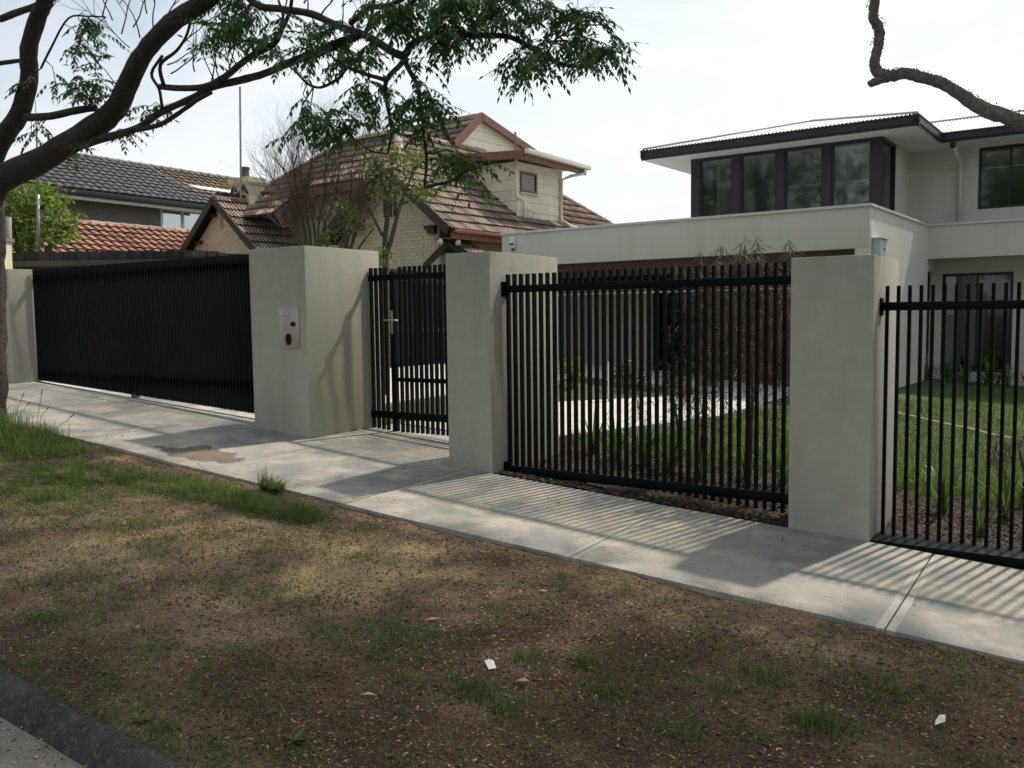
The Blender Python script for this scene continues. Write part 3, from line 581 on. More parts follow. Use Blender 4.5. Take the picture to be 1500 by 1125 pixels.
# meter box on the side wall, alarm siren on the front
mb = MB(); mb.box(H, .003, .13, .16, .62, .80, 1.18); mb.box(H, -.0, .16, .14, .64, 1.18, 1.20); mb.box(H, .131, .134, .42, .50, 1.0, 1.04, 1)
e = thing('meter_box', 'pale grey meter box on the house wall above the right pillar', 'meter box', H.P(.07, .4, .80)); mb.build('box_body', [box_m, lens_m], e, bevel=.004)
e = thing('alarm_siren', 'small white alarm siren with blue band on the garage wall', 'alarm', H.P(-7.16, -.04, 1.4))
mb = MB(); mb.prism([H.P(-7.16 + .06 * c, -.075, 1.53 + .12 * s) for c, s in ((-1, -.7), (-.6, -1), (.6, -1), (1, -.7), (1, .8), (.6, 1), (-.6, 1), (-1, .8))], H.P(0, .07) - H.P(0, 0)); mb.build('siren_case', plastic_m, e, bevel=.006)
mb = MB(); mb.box(H, -7.215, -7.105, -.083, -.003, 1.47, 1.51); mb.build('siren_lens', blue_m, e)
mb = MB(); mb.box(H, -7.18, -7.14, -.06, -.003, 1.35, 1.40); mb.build('siren_foot', mat('siren_base', (.10, .10, .10), .6), e)

# ================================================================== COTTAGE
def pip(x, y, poly):
    c = False; n = len(poly); j = n - 1
    for i in range(n):
        xi, yi = poly[i]; xj, yj = poly[j]
        if ((yi > y) != (yj > y)) and (x < (xj - xi) * (y - yi) / (yj - yi) + xi): c = not c
        j = i
    return c
def tile_mesh(w, L_, nm, m, lip=.046, amp=.036, rolls=2):
    prof = [(0, 0)]
    for r_ in range(rolls):
        for x, z in ((.14, .75), (.38, 1.0), (.62, .85), (.80, .12), (1.0, 0)): prof.append(((r_ + x) / rolls * w, amp * z))
    nx = len(prof) - 1
    V = []; Fq = []
    for x, z in prof: V += [(x, 0, z + lip), (x, L_, z + .002)]
    mi = []
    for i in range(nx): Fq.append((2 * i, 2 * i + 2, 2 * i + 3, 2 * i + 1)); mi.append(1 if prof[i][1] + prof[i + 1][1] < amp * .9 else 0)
    k = len(V)
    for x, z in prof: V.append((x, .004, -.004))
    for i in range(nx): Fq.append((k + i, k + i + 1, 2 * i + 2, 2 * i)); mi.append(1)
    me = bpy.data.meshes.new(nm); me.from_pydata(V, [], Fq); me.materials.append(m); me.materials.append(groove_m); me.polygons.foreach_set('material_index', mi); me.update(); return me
def tile_roof(thing_, fr, O, ax, up, poly, w, L_, tmesh, m, nmax=300, deck='roof', rowoff=0.0):
    """O: corner (u,v,z) in the frame; ax, up: unit vectors in (u,v,z); poly: outline in (a,b)"""
    def tw(d): return Vector((fr.e1[0] * d[0] + fr.e2[0] * d[1], fr.e1[1] * d[0] + fr.e2[1] * d[1], d[2]))
    A = tw(ax); U = tw(up); Nn = A.cross(U).normalized(); O3 = fr.P(*O)
    if Nn.z < 0: Nn = -Nn
    flip = A.cross(U).z < 0
    mb = MB(); mb.prism([O3 + A * a + U * b - Nn * .012 for a, b in poly], -Nn * .05); dk = mb.build(deck, under_m, thing_)
    lst = []
    amin = min(p[0] for p in poly); amax = max(p[0] for p in poly); bmin = min(p[1] for p in poly); bmax = max(p[1] for p in poly)
    X = -A if flip else A
    b = bmin - .03; row = 0
    while b < bmax - .05:
        a = amin + (row % 2) * w * rowoff - w
        while a < amax:
            ca, cb = a + w / 2, b + L_ * .45
            if pip(ca, cb, poly):
                p = O3 + A * (a + (w if flip else 0)) + U * b
                lst.append((p, X))
            a += w
        b += L_ * .93; row += 1
    def mtx(p, X):
        j = random.uniform(-.012, .012); Xj = (X + U * j).normalized(); Uj = Nn.cross(Xj).normalized()
        p = p + Nn * random.uniform(-.004, .006)
        return Matrix(((Xj.x, Uj.x, Nn.x, p.x), (Xj.y, Uj.y, Nn.y, p.y), (Xj.z, Uj.z, Nn.z, p.z), (0, 0, 0, 1)))
    return dk, [(mtx(p, X), p) for p, X in lst], tmesh
def finish_tiles(sets, nmax, stuffname, m, thing_):
    """the largest-showing tiles of a thing become parts, the rest one stuff part"""
    allt = [(dk, M_, p, tm) for dk, l, tm in sets for M_, p in l]
    allt.sort(key=lambda r: (0 if inview(r[2]) else 1, r[2].length))
    V = []; Fq = []; FM = []
    for i, (dk, M_, p, tm) in enumerate(allt):
        if i < nmax:
            o = bpy.data.objects.new('roof_tile', tm); COL.objects.link(o); o.parent = dk
            o.matrix_local = Matrix.Translation(-base_of(dk)) @ M_
        else:
            k = len(V)
            for v in tm.vertices: V.append(tuple(M_ @ v.co))
            for f in tm.polygons: Fq.append(tuple(x + k for x in f.vertices)); FM.append(f.material_index)
    if V:
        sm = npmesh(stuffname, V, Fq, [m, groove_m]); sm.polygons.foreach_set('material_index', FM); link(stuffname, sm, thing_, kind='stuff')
def ridge(thing_, a, b, m, r=.10, step=.42, parent=None, nm='ridge_tile'):
    a = Vector(a); b = Vector(b); d = b - a; L_ = d.length; n = max(1, int(L_ / step)); d.normalize(); side = d.cross(Vector((0, 0, 1))).normalized(); up = side.cross(d)
    for i in range(n):
        s0 = a + d * (L_ * i / n); s1 = a + d * (L_ * (i + 1) / n + .03); V = []; k = 6
        for s, rr in ((s0, r * 1.08), (s1, r * .92)):
            for j in range(k + 1): t = math.pi * j / k; V.append(s + side * math.cos(t) * rr + up * (math.sin(t) * rr * .75 - .03))
        F_ = [(j, j + 1, k + 2 + j, k + 1 + j) for j in range(k)] + [tuple(range(k + 1))]
        mb = MB(); mb.add(V, F_); mb.build(nm, m, parent or thing_)
ct = thing('cottage', 'cream painted brick cottage with weathered tiled roof, dormer and brown fascias', 'house', C.P(-3, 3, -1.2))
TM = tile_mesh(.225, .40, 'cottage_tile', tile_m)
sl = .78; cs = 1 / math.hypot(1, sl); sn = sl * cs; LN = lambda r: r / cs
E0 = 1.985; RU = -3.62; RZ = E0 - sl * RU
sets = []
# right plane: eave u=0.12, ridge u=-3.62; a along v, b up the slope
sets.append(tile_roof(ct, C, (.14, -.14, E0 - .11), (0, 1, 0), (-cs, 0, sn), [(0, 0), (9.6, 0), (6.1, LN(3.3)), (5.9, LN(3.76)), (2.42, LN(3.76)), (.82, LN(2.15)), (0, LN(2.05))], .225, .37, TM, tile_m))
# left half of the front gable
sets.append(tile_roof(ct, C, (-4.12, -.14, 1.86), (0, 1, 0), (cs, 0, sn), [(0, 0), (.9, 0), (.9, LN(2.1)), (0, LN(2.1))], .225, .37, TM, tile_m))
# front plane of the main block, eave v=.6 z=3.47
FZ = 3.47
sets.append(tile_roof(ct, C, (-8.2, .45, FZ - .12), (1, 0, 0), (0, cs, sn), [(.9, 0), (6.4, 0), (4.75, LN(1.76)), (2.5, LN(1.76))], .225, .37, TM, tile_m))
# lower front strip at the left and the left hip
sets.append(tile_roof(ct, C, (-9.6, -.5, FZ - .86), (1, 0, 0), (0, cs, sn), [(2.4, 0), (4.1, 0), (4.1, LN(.95)), (3.0, LN(.95))], .225, .37, TM, tile_m))
sets.append(tile_roof(ct, C, (-9.0, .4, FZ - 1.4), (0, 1, 0), (cs, 0, sn), [(0, 0), (9, 0), (9, LN(3.4)), (1.9, LN(3.4))], .225, .37, TM, tile_m))
# back planes close the roof
mb = MB(); mb.prism([C.P(RU, 2.2, RZ - .03), C.P(RU, 6, RZ - .03), C.P(-5.7, 6, RZ - .03), C.P(-5.7, 2.2, RZ - .03)], (0, 0, -.05)); mb.build('roof_back', under_m, ct)
# upper cross block: front slope up to its ridge, gable towards the right
UA, UZ, GB = 5.40, 5.755, -3.6
su = (UZ - 4.75) / (UA - 4.22); cu = 1 / math.hypot(1, su); snu = su * cu
sets.append(tile_roof(ct, C, (-8.4, 4.15, 4.70), (1, 0, 0), (0, cu, snu), [(0, 0), (4.95, 0), (4.95, 1.25 / cu), (0, 1.25 / cu)], .225, .37, TM, tile_m))
finish_tiles(sets, 300, 'roof_tiles_beyond', tile_m, ct)
mb = MB(); mb.prism([C.P(-8.4, UA, UZ - .02), C.P(-3.45, UA, UZ - .02), C.P(-3.45, 8.6, UZ - .82), C.P(-8.4, 8.6, UZ - .82)], (0, 0, -.06)); mb.build('roof_back', brown_m, ct)
mb = MB(); mb.prism([C.P(GB, 4.15, 4.62), C.P(GB, UA, UZ - .08), C.P(GB, 8.5, UZ - .86), C.P(GB, 8.5, 4.3), C.P(GB, 4.15, 4.3)], C.P(-.1, 0) - C.P(0, 0)); mb.build('gable_wall', board_m, ct)
for i in range(4):       # boards of the upper gable, each lapping the one below
    z0 = 4.55 + i * .27; z1 = z0 + .26
    def lim(z): return (4.22 + (z - 4.75) / su + .06, UA + (UZ - z) / .26 - .05)
    a0, b0 = lim(max(z0, 4.6)); a1, b1 = lim(z1); b0 = min(b0, 8.3); b1 = min(b1, 8.3)
    if a1 >= b1: break
    mb = MB(); mb.prism([C.P(GB + .022, a0, z0), C.P(GB + .022, b0, z0), C.P(GB + .010, b1, z1), C.P(GB + .010, a1, z1)], C.P(-.012, 0) - C.P(0, 0)); mb.build('weatherboard', board_m, ct)
for a, b in (((GB + .2, 4.05, 4.58), (GB + .2, UA + .03, UZ - .02)), ((GB + .2, UA - .02, UZ - .02), (GB + .2, 8.6, UZ - .85))):
    mb = MB(); mb.beam(C.P(*a), C.P(*b), .05, .21); mb.build('barge_board', fascia_m, ct)
ridge(ct, C.P(RU, 2.3, RZ), C.P(RU, 5.75, RZ), ridge_m, .12); ridge(ct, C.P(-5.65, 2.2, RZ), C.P(RU, 2.2, RZ), ridge_m, .12); ridge(ct, C.P(-8.4, UA, UZ + .02), C.P(-3.4, UA, UZ + .02), ridge_m, .11)
ridge(ct, C.P(-1.9, .5, 3.47), C.P(RU, 2.2, RZ), ridge_m, .12); ridge(ct, C.P(-1.98, -.1, 3.50), C.P(-1.98, .6, 3.50), ridge_m, .12); ridge(ct, C.P(-7.3, .5, 3.45), C.P(-5.7, 2.2, RZ), ridge_m, .12)
ridge(ct, C.P(.14, 9.4, 1.9), C.P(-3.3, 6.0, 4.6), ridge_m, .12)
# walls
def brick_wall(fr, u0, u1, z0, z1, p, keep, axis='u', nm='brickwork', sgn=1):
    """painted bricks, each with its own edges; recessed joints; one wall = backing + bricks (one stuff part)"""
    mb = MB(); row = 0; z = z0
    while z < z1:
        x = u0 - (row % 2) * .12
        while x < u1:
            a, b = max(x + .004, u0), min(x + .236, u1)
            if b - a > .03 and keep((a + b) / 2, z + .04):
                d = random.uniform(0, .004)
                if axis == 'u': mb.box(fr, a, b, p - .010 - d, p + .0, z + .0055, z + .0815)
                else: mb.box(fr, p, p + .010 + d, a, b, z + .0055, z + .0815)
            x += .24
        z += .086; row += 1
    o = mb.build(nm, cream_m, ct); o['kind'] = 'stuff'; return o
gk = lambda u, z: (z < E0 - .2 + .0 - sl * u * 1.0 and z < 1.86 + sl * (u + 4.05)) and u > -4.0
mb = MB(); mb.prism([C.P(-.55, .30, -1.3), C.P(-.55, .30, 2.25), C.P(-1.98, .30, 3.38), C.P(-3.9, .30, 1.85), C.P(-3.9, .30, -1.3)], C.P(0, .3) - C.P(0, 0)); mb.build('front_wall', cream_m, ct)
brick_wall(C, -3.9, -.55, .2, 3.4, .30, lambda u, z: z < min(2.25 - (u + .55) * .78, 1.85 + (u + 3.9) * .79) - .05)
mb = MB(); mb.box(C, -8.0, -2.2, .95, 1.2, -1.3, 3.42); mb.build('front_wall', cream_m, ct)
brick_wall(C, -8.0, -2.2, 1.2, 3.42, .95, lambda u, z: True)
mb = MB(); mb.box(C, -.8, -.55, .6, 9, -1.3, 2.2); mb.build('side_wall', cream_m, ct)
brick_wall(C, .3, 4.2, .7, 1.95, -.55, lambda v, z: True, axis='v')
# eaves and barges
mb = MB(); mb.beam(C.P(.13, -.16, E0 - .12), C.P(-1.98, -.16, 3.52), .05, .20); mb.build('barge_board', darkwood_m, ct)
mb = MB(); mb.beam(C.P(-4.12, -.16, 1.80), C.P(-1.98, -.16, 3.52), .05, .20); mb.build('barge_board', darkwood_m, ct)
mb = MB(); mb.box(C, -8.0, -2.3, .44, .50, FZ - .34, FZ - .14); mb.box(C, -7.9, -2.3, .5, .95, FZ - .30, FZ - .27); mb.build('fascia', fascia_m, ct)
mb = MB(); mb.box(C, .10, .22, -.02, 9, E0 - .17, E0 - .09); mb.build('gutter', redfas_m, ct, bevel=.01)
mb = MB(); mb.box(C, .05, .10, 0, 9, E0 - .29, E0 - .13); mb.box(C, -.55, .05, 0.1, 9, E0 - .27, E0 - .25); mb.build('fascia', redfas_m, ct)
for u, z, w_ in ((-.74, 1.96, .30), (-2.9, 2.5, .3)):
    mb = MB(); mb.box(C, u - w_ / 2, u + w_ / 2, .16, .288, z, z + .09); mb.box(C, u - w_ / 2 + .08, u + w_ / 2, .17, .288, z - .09, z); mb.build('corbel_bricks', darkwood_m, ct)
mb = MB()
for k in range(3): mb.box(C, -2.25 + k * .16, -2.17 + k * .16, .25, .288, 2.35, 2.85)
mb.box(C, -2.35, -1.7, .24, .288, 2.85, 2.92); mb.build('gable_vent', darkwood_m, ct)
mb = MB(); mb.tube([C.P(-3.0, .26, 2.15), C.P(-3.0, .16, 2.15)], .1, 12); mb.build('wall_fan', frame_m, ct)
for v, s in ((-.05, 1), (.35, 1)):
    mb = MB(); p = C.P(.02 if v > 0 else -.15, v - .05, E0 - .33); mb.tube([p + Vector((0, 0, .05)), p, p + C.P(.10, -.13, -.06) - C.P(0, 0)], [.02, .05, .065], 8); mb.build('floodlight', plastic_m, ct, smooth=True)
mb = MB(); mb.box(C, -.548, -.51, .95, 1.12, 1.28, 1.42); mb.build('wall_vent', taupe_m, ct)
# dormer
DU = -.6; D0, D1 = 3.30, 5.30; DT = 3.86
mb = MB(); mb.box(C, -3.4, DU - .02, D0 + .02, D1 - .02, 2.2, DT); mb.build('dormer_core', board_m, ct)
def roofz(u): return E0 - sl * u
for i in range(6):
    z0 = 2.38 + i * .26; z1 = min(z0 + .255, DT)
    if z1 - z0 < .05: break
    ul = min(DU, (E0 - z1 + .06) / sl); ul0 = min(DU, (E0 - z0 + .02) / sl)
    mb = MB(); mb.prism([C.P(DU + .012, D0 - .006, z0), C.P(DU + .004, D0 + .006, z1), C.P((E0 - z1) / sl - .02, D0 + .006, z1), C.P((E0 - z0) / sl, D0 - .006, z0)], C.P(0, .02) - C.P(0, 0)); mb.build('weatherboard', board_m, ct)
    holes = [(3.44, 4.14, 3.12, 3.62)]
    zz = sorted({z0, z1, *[h for h in (3.12, 3.62) if z0 < h < z1]})
    mbf = MB()
    for a, b in zip(zz[:-1], zz[1:]):
        segs = [(D0, D1)] if not (3.12 <= (a + b) / 2 <= 3.62) else [(D0, 3.44), (4.14, D1)]
        for s0, s1 in segs:
            t0 = .014 - .010 * (a - z0) / (z1 - z0); t1 = .014 - .010 * (b - z0) / (z1 - z0)
            mbf.hexa([C.P(DU - .01, s0, a), C.P(DU + t0, s0, a), C.P(DU + t0, s1, a), C.P(DU - .01, s1, a), C.P(DU - .01, s0, b), C.P(DU + t1, s0, b), C.P(DU + t1, s1, b), C.P(DU - .01, s1, b)])
    mbf.build('weatherboard', board_m, ct)
mb = MB(); mb.box(C, DU + .005, DU + .03, D0 - .02, D0 + .06, 2.4, DT); mb.box(C, DU + .005, DU + .03, D1 - .06, D1 + .02, 2.4, DT); mb.build('corner_stop', board_m, ct)
window(ct, C, 3.43, 4.15, 3.11, 3.63, DU + .045, axis='v', fw=.06, dep=.06, fm=fascia_m, gm=glassd_m)
mb = MB(); mb.box(C, DU + .02, DU + .09, 3.40, 4.2, 3.07, 3.108); mb.build('window_sill', cream_m, ct)
# dormer skillion roof
mb = MB(); mb.hexa([C.P(-2.7, 2.98, 4.10), C.P(-.12, 2.98, 3.93), C.P(-.12, 5.72, 3.87), C.P(-2.7, 5.72, 4.06), C.P(-2.7, 2.98, 4.20), C.P(-.12, 2.98, 4.03), C.P(-.12, 5.72, 3.97), C.P(-2.7, 5.72, 4.16)]); mb.build('dormer_roof', cap_m, ct)
mb = MB(); mb.beam(C.P(-2.75, 2.95, 4.10), C.P(-.10, 2.95, 3.935), .05, .20); mb.build('dormer_fascia', fascia_m, ct)
mb = MB(); mb.beam(C.P(-.09, 2.97, 3.90), C.P(-.09, 5.74, 3.84), .05, .20); mb.build('dormer_fascia', fascia_m, ct)
mb = MB(); mb.beam(C.P(.0, 2.93, 4.00), C.P(.0, 5.8, 3.93), .13, .12); mb.build('dormer_gutter', gutter_m, ct, bevel=.02)
mb = MB(); mb.tube([C.P(.0, 5.55, 3.90), C.P(.0, 5.55, 3.76), C.P(-.25, 5.25, 3.68), C.P(-.52, 5.22, 3.60), C.P(-.54, 5.22, 2.55), C.P(-.3, 5.35, 2.36), C.P(-.1, 5.5, 2.30)], .04, 8); mb.build('downpipe', gutter_m, ct, smooth=True)
mb = MB(); mb.tube([C.P(-.52, 3.18, 4.55), C.P(-.52, 3.18, 4.0)], .03, 8, mi=1); mb.tube([C.P(-.53, 3.2, 3.98), C.P(-.53, 3.2, 2.97), C.P(-.52, 3.28, 2.93), C.P(-.52, 3.5, 2.9), C.P(-.52, 3.5, 2.42)], .028, 8); mb.build('vent_pipe', [gutter_m, fascia_m], ct, smooth=True)
mb = MB(); mb.tube([C.P(-.53, 3.5, 2.70), C.P(-.5, 3.9, 2.66), C.P(-.5, 3.9, 2.38)], .022, 8); mb.tube([C.P(-.53, 3.5, 2.56), C.P(-.5, 3.9, 2.52)], .015, 6); mb.build('waste_pipe', gutter_m, ct, smooth=True)
# small front gable on the left
SG = -.8; AU, AZ = -7.27, 3.15
ssl = .85; c2 = 1 / math.hypot(1, ssl); s2 = ssl * c2; sets = []
sets.append(tile_roof(ct, C, (-5.55, SG - .12, AZ - 1.72 * ssl), (0, 1, 0), (-c2, 0, s2), [(0, 0), (1.6, 0), (1.6, 1.72 / c2), (0, 1.72 / c2)], .225, .37, TM, tile_m, deck='porch_roof'))
sets.append(tile_roof(ct, C, (-8.99, SG - .12, AZ - 1.72 * ssl), (0, 1, 0), (c2, 0, s2), [(0, 0), (1.6, 0), (1.6, 1.72 / c2), (0, 1.72 / c2)], .225, .37, TM, tile_m, deck='porch_roof'))
finish_tiles(sets, 120, 'porch_tiles_beyond', tile_m, ct)
ridge(ct, C.P(AU, SG - .12, AZ + .03), C.P(AU, SG + 1.6, AZ + .03), ridge_m, .11)
mb = MB(); mb.prism([C.P(-5.75, SG + .12, 1.0), C.P(-5.75, SG + .12, AZ - .13 - 1.52 * ssl), C.P(AU, SG + .12, AZ - .13), C.P(-8.79, SG + .12, AZ - .13 - 1.52 * ssl), C.P(-8.79, SG + .12, 1.0)], C.P(0, .2) - C.P(0, 0)); mb.build('porch_gable', cream_m, ct)
brick_wall(C, -8.79, -5.75, 1.0, 3.1, SG + .12, lambda u, z: z < AZ - .22 - abs(u - AU) * ssl - .04, nm='porch_brickwork')
for s in (-1, 1):
    mb = MB(); mb.beam(C.P(AU + s * 1.74, SG - .14, AZ - .05 - 1.74 * ssl), C.P(AU, SG - .14, AZ - .05), .05, .17); mb.build('barge_board', darkwood_m, ct)
mb = MB(); mb.box(C, AU - .06, AU + .06, SG + .10, SG + .108, 2.35, 2.66); mb.build('gable_slot', taupe_m, ct)
for u, z in ((AU - .32, 2.68), (AU + .32, 2.68), (AU - 1.0, 2.02), (AU + 1.0, 2.02)):
    mb = MB(); mb.box(C, u - .13, u + .13, SG + .0, SG + .108, z, z + .08); mb.build('corbel_bricks', darkwood_m, ct)
# little tiled canopy over the side gate
CU, CV, CZ = -.28, .4, 1.70; sets = []
sets.append(tile_roof(ct, C, (CU + .52, CV - .08, CZ - .34), (0, 1, 0), (-.85, 0, .53), [(0, 0), (.7, 0), (.7, .6), (0, .6)], .225, .30, TM, terra_m, deck='canopy_roof'))
finish_tiles(sets, 20, 'canopy_tiles_beyond', tile_m, ct)
ridge(ct, C.P(CU, CV - .1, CZ), C.P(CU, CV + .6, CZ), terra_m, .09, .35)
mb = MB(); mb.beam(C.P(CU - .72, CV - .1, CZ - .56), C.P(CU, CV - .1, CZ - .05), .06, .15); mb.beam(C.P(CU + .5, CV - .1, CZ - .38), C.P(CU, CV - .1, CZ - .06), .06, .10); mb.prism([C.P(CU - .75, CV - .1, CZ - .55), C.P(CU, CV - .1, CZ - .02), C.P(CU, CV + .6, CZ - .02), C.P(CU - .75, CV + .6, CZ - .55)], (0, 0, -.05)); mb.build('canopy_barge', darkwood_m, ct)
# chimney
CH = Fr((-7.25, 24.0), .65)
mb = MB(); mb.box(CH, -.40, .40, 0, .5, 1.0, 3.58); mb.box(CH, -.425, .425, -.025, .525, 3.58, 3.63); mb.box(CH, -.445, .445, -.04, .54, 3.63, 3.77); ch = mb.build('chimney', cream_m, ct)
mb = MB()
for cx in (-.22, .20):
    mb.beam(CH.P(cx - .16, -.03, 3.33), CH.P(cx, -.03, 3.54), .05, .05, up=CH.P(0, 1) - CH.P(0, 0)); mb.beam(CH.P(cx + .16, -.03, 3.33), CH.P(cx, -.03, 3.54), .05, .05, up=CH.P(0, 1) - CH.P(0, 0))
mb.build('chevron_bricks', darkwood_m, ch)
mb = MB(); p = CH.P(-.08, .25, 3.75); mb.tube([p, p + Vector((0, 0, .28)), p + Vector((0, 0, .29)), p + Vector((0, 0, .34))], [.12, .11, .14, .13], 12); mb.build('chimney_pot', pot_m, ch, smooth=False)
mb = MB()
q0 = at(353, 292, 23.5); q1 = at(351.5, 127, 23.5)
t = thing('antenna_mast', 'tall thin antenna mast rising beside the cottage chimney', 'antenna', q0)
mb.tube([q0, q1], .028, 6); mb.build('mast_pole', mast_m, t)
mb = MB()
for k in range(4): z = 3.2 + k * .17; mb.tube([CH.P(-.1, -.10, z), CH.P(.08, -.10, z)], .014, 5)
mb.tube([CH.P(-.1, -.10, 3.15), CH.P(-.1, -.10, 3.78)], .012, 5); mb.build('mast_bracket', mast_m, t)

# ================================================================== NEIGHBOURS ON THE LEFT
nb = thing('terracotta_garage', 'low building with bright terracotta tiled roof beyond the paling fence', 'garage', N.P(1.5, -4, -.9))
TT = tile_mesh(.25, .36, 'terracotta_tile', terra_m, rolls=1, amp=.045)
tsl = .56; c3 = 1 / math.hypot(1, tsl); s3 = tsl * c3; sets = []
sets.append(tile_roof(nb, N, (2.6, -8.5, 2.54 - 2.6 * tsl), (0, 1, 0), (-c3, 0, s3), [(0, 0), (9.6, 0), (9.6, 2.6 / c3), (1.5, 2.6 / c3)], .25, .33, TT, terra_m))
finish_tiles(sets, 290, 'roof_tiles_beyond', terra_m, nb)
ridge(nb, N.P(0, -7.0, 2.56), N.P(0, 1.1, 2.56), ridge_m, .13, .42)
mb = MB(); mb.box(N, -2.6, 2.3, -8.2, 1.0, -1.0, 1.1); mb.prism([N.P(-2.6, -8.5, 1.08), N.P(0, -7, 2.5), N.P(0, 1.1, 2.5), N.P(-2.6, 1.1, 1.08)], (0, 0, -.05)); mb.build('wall', greywall_m, nb)
gh = thing('grey_roof_house', 'two storey house with dark grey tiled roof and grey rendered wall at left', 'house', M.P(-3, -2, -.9))
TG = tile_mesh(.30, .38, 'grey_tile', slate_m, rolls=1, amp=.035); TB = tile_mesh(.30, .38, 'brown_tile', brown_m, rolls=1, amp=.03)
gs = .548; c4 = 1 / math.hypot(1, gs); s4 = gs * c4; EZ = 4.10
sets = [tile_roof(gh, M, (.0, -6.75, EZ), (0, 1, 0), (-c4, 0, s4), [(0, 0), (9.6, 0), (9.6, .9 / c4), (6.75, .95 / c4), (6.3, 2.95 / c4), (3.3, 2.95 / c4)], .30, .35, TG, slate_m)]
finish_tiles(sets, 290, 'grey_tiles_beyond', slate_m, gh)
sets = [tile_roof(gh, M, (.0, -6.75, EZ - .01), (0, 1, 0), (-c4, 0, s4), [(6.8, .97 / c4), (14, .97 / c4), (12.6, 2.95 / c4), (6.35, 2.95 / c4)], .30, .35, TB, brown_m, deck='brown_roof')]
finish_tiles(sets, 10, 'brown_tiles_beyond', brown_m, gh)
ridge(gh, M.P(-2.95, -3.3, EZ + 2.95 * gs + .02), M.P(-2.95, 5.9, EZ + 2.95 * gs + .02), ridgeg_m, .13, .42)
ridge(gh, M.P(-.95, .0, EZ + .97 * gs + .03), M.P(-2.9, -.4, EZ + 2.9 * gs + .03), slate_m, .10, .4); ridge(gh, M.P(0, -6.75, EZ + .02), M.P(-2.95, -3.3, EZ + 2.95 * gs + .02), ridgeg_m, .12, .42)
mb = MB(); mb.prism([M.P(0, -6.75, EZ), M.P(-2.95, -3.3, EZ + 2.95 * gs), M.P(-5.9, -6.75, EZ)], (0, 0, -.06)); mb.prism([M.P(-5.9, -6.75, EZ), M.P(-2.95, -3.3, EZ + 2.95 * gs), M.P(-2.95, 5.9, EZ + 2.95 * gs), M.P(-5.9, 7.3, EZ)], (0, 0, -.06)); mb.build('roof_back', slate_m, gh)
mb = MB(); mb.box(M, .02, .15, -6.9, 7.3, EZ - .20, EZ - .04); mb.build('gutter', charcoal_m, gh, bevel=.01)
mb = MB(); mb.box(M, -.5, .01, -6.7, 7.2, EZ - .24, EZ - .21); mb.box(M, -.04, .02, -6.7, -.0, EZ - .32, EZ - .22); mb.build('eave_lining', gutter_m, gh)
mb = MB(); mb.box(M, -5.4, -.5, -5.9, -1.62, -1.0, EZ - .24); mb.build('wall', greywall_m, gh)
mb = MB(); holes_wall(mb, M, -1.62, 7.0, -1.0, EZ - .24, -.7, -.5, [(-1.55, -.72, 2.9, 3.85), (-.68, .15, 2.9, 3.85), (.19, 1.0, 2.9, 3.85)], axis='v'); mb.build('wall', gutter_m, gh)
litw = mat('pale_curtain', (.75, .78, .76), .8)
for a in (-1.55, -.68, .19):
    w = window(gh, M, a, a + .82, 2.9, 3.85, -.51, axis='v', fw=.035, dep=.05, fm=white_m, gm=glass('curtained_glass', (.8, .83, .82), .25) if a == -1.55 else bpy.data.materials['curtained_glass'])
mb = MB(); mb.box(M, -.70, -.66, -1.55, 1.0, 2.85, 3.85); mb.build('curtain', litw, gh)
mb = MB(); mb.box(M, -.655, -.64, -1.5, -1.22, 3.55, 3.72); mb.build('vent_grille', frame_m, gh)
# white skylight on the brown roof
mb = MB(); b0, b1 = 1.25, 1.5; mb.prism([M.P(-b0, .6, EZ + b0 * gs + .07), M.P(-b0, 2.6, EZ + b0 * gs + .07), M.P(-b1, 2.5, EZ + b1 * gs + .07), M.P(-b1, .3, EZ + b1 * gs + .07)], (0, 0, -.04)); mb.build('roof_flashing', cap_m, gh)
# poles
t = thing('metal_pole', 'slender grey metal pole rising above the bush at left', 'pole', at(57, 365, 14.6))
mb = MB(); mb.tube([at(57, 400, 14.6), at(55.5, 285, 14.6)], .028, 8); mb.tube([at(55.5, 285, 14.6), at(53, 148, 14.6)], .015, 6); mb.build('pole_shaft', mast_m, t, smooth=True)
t = thing('timber_post', 'short grey post standing above the fence at the left edge', 'post', at(14, 400, 14.2))
mb = MB(); mb.tube([at(14.5, 420, 14.2), at(12, 318, 14.2)], .048, 10); mb.build('post_shaft', mat('grey_post', (.26, .25, .23), .8), t, smooth=True)
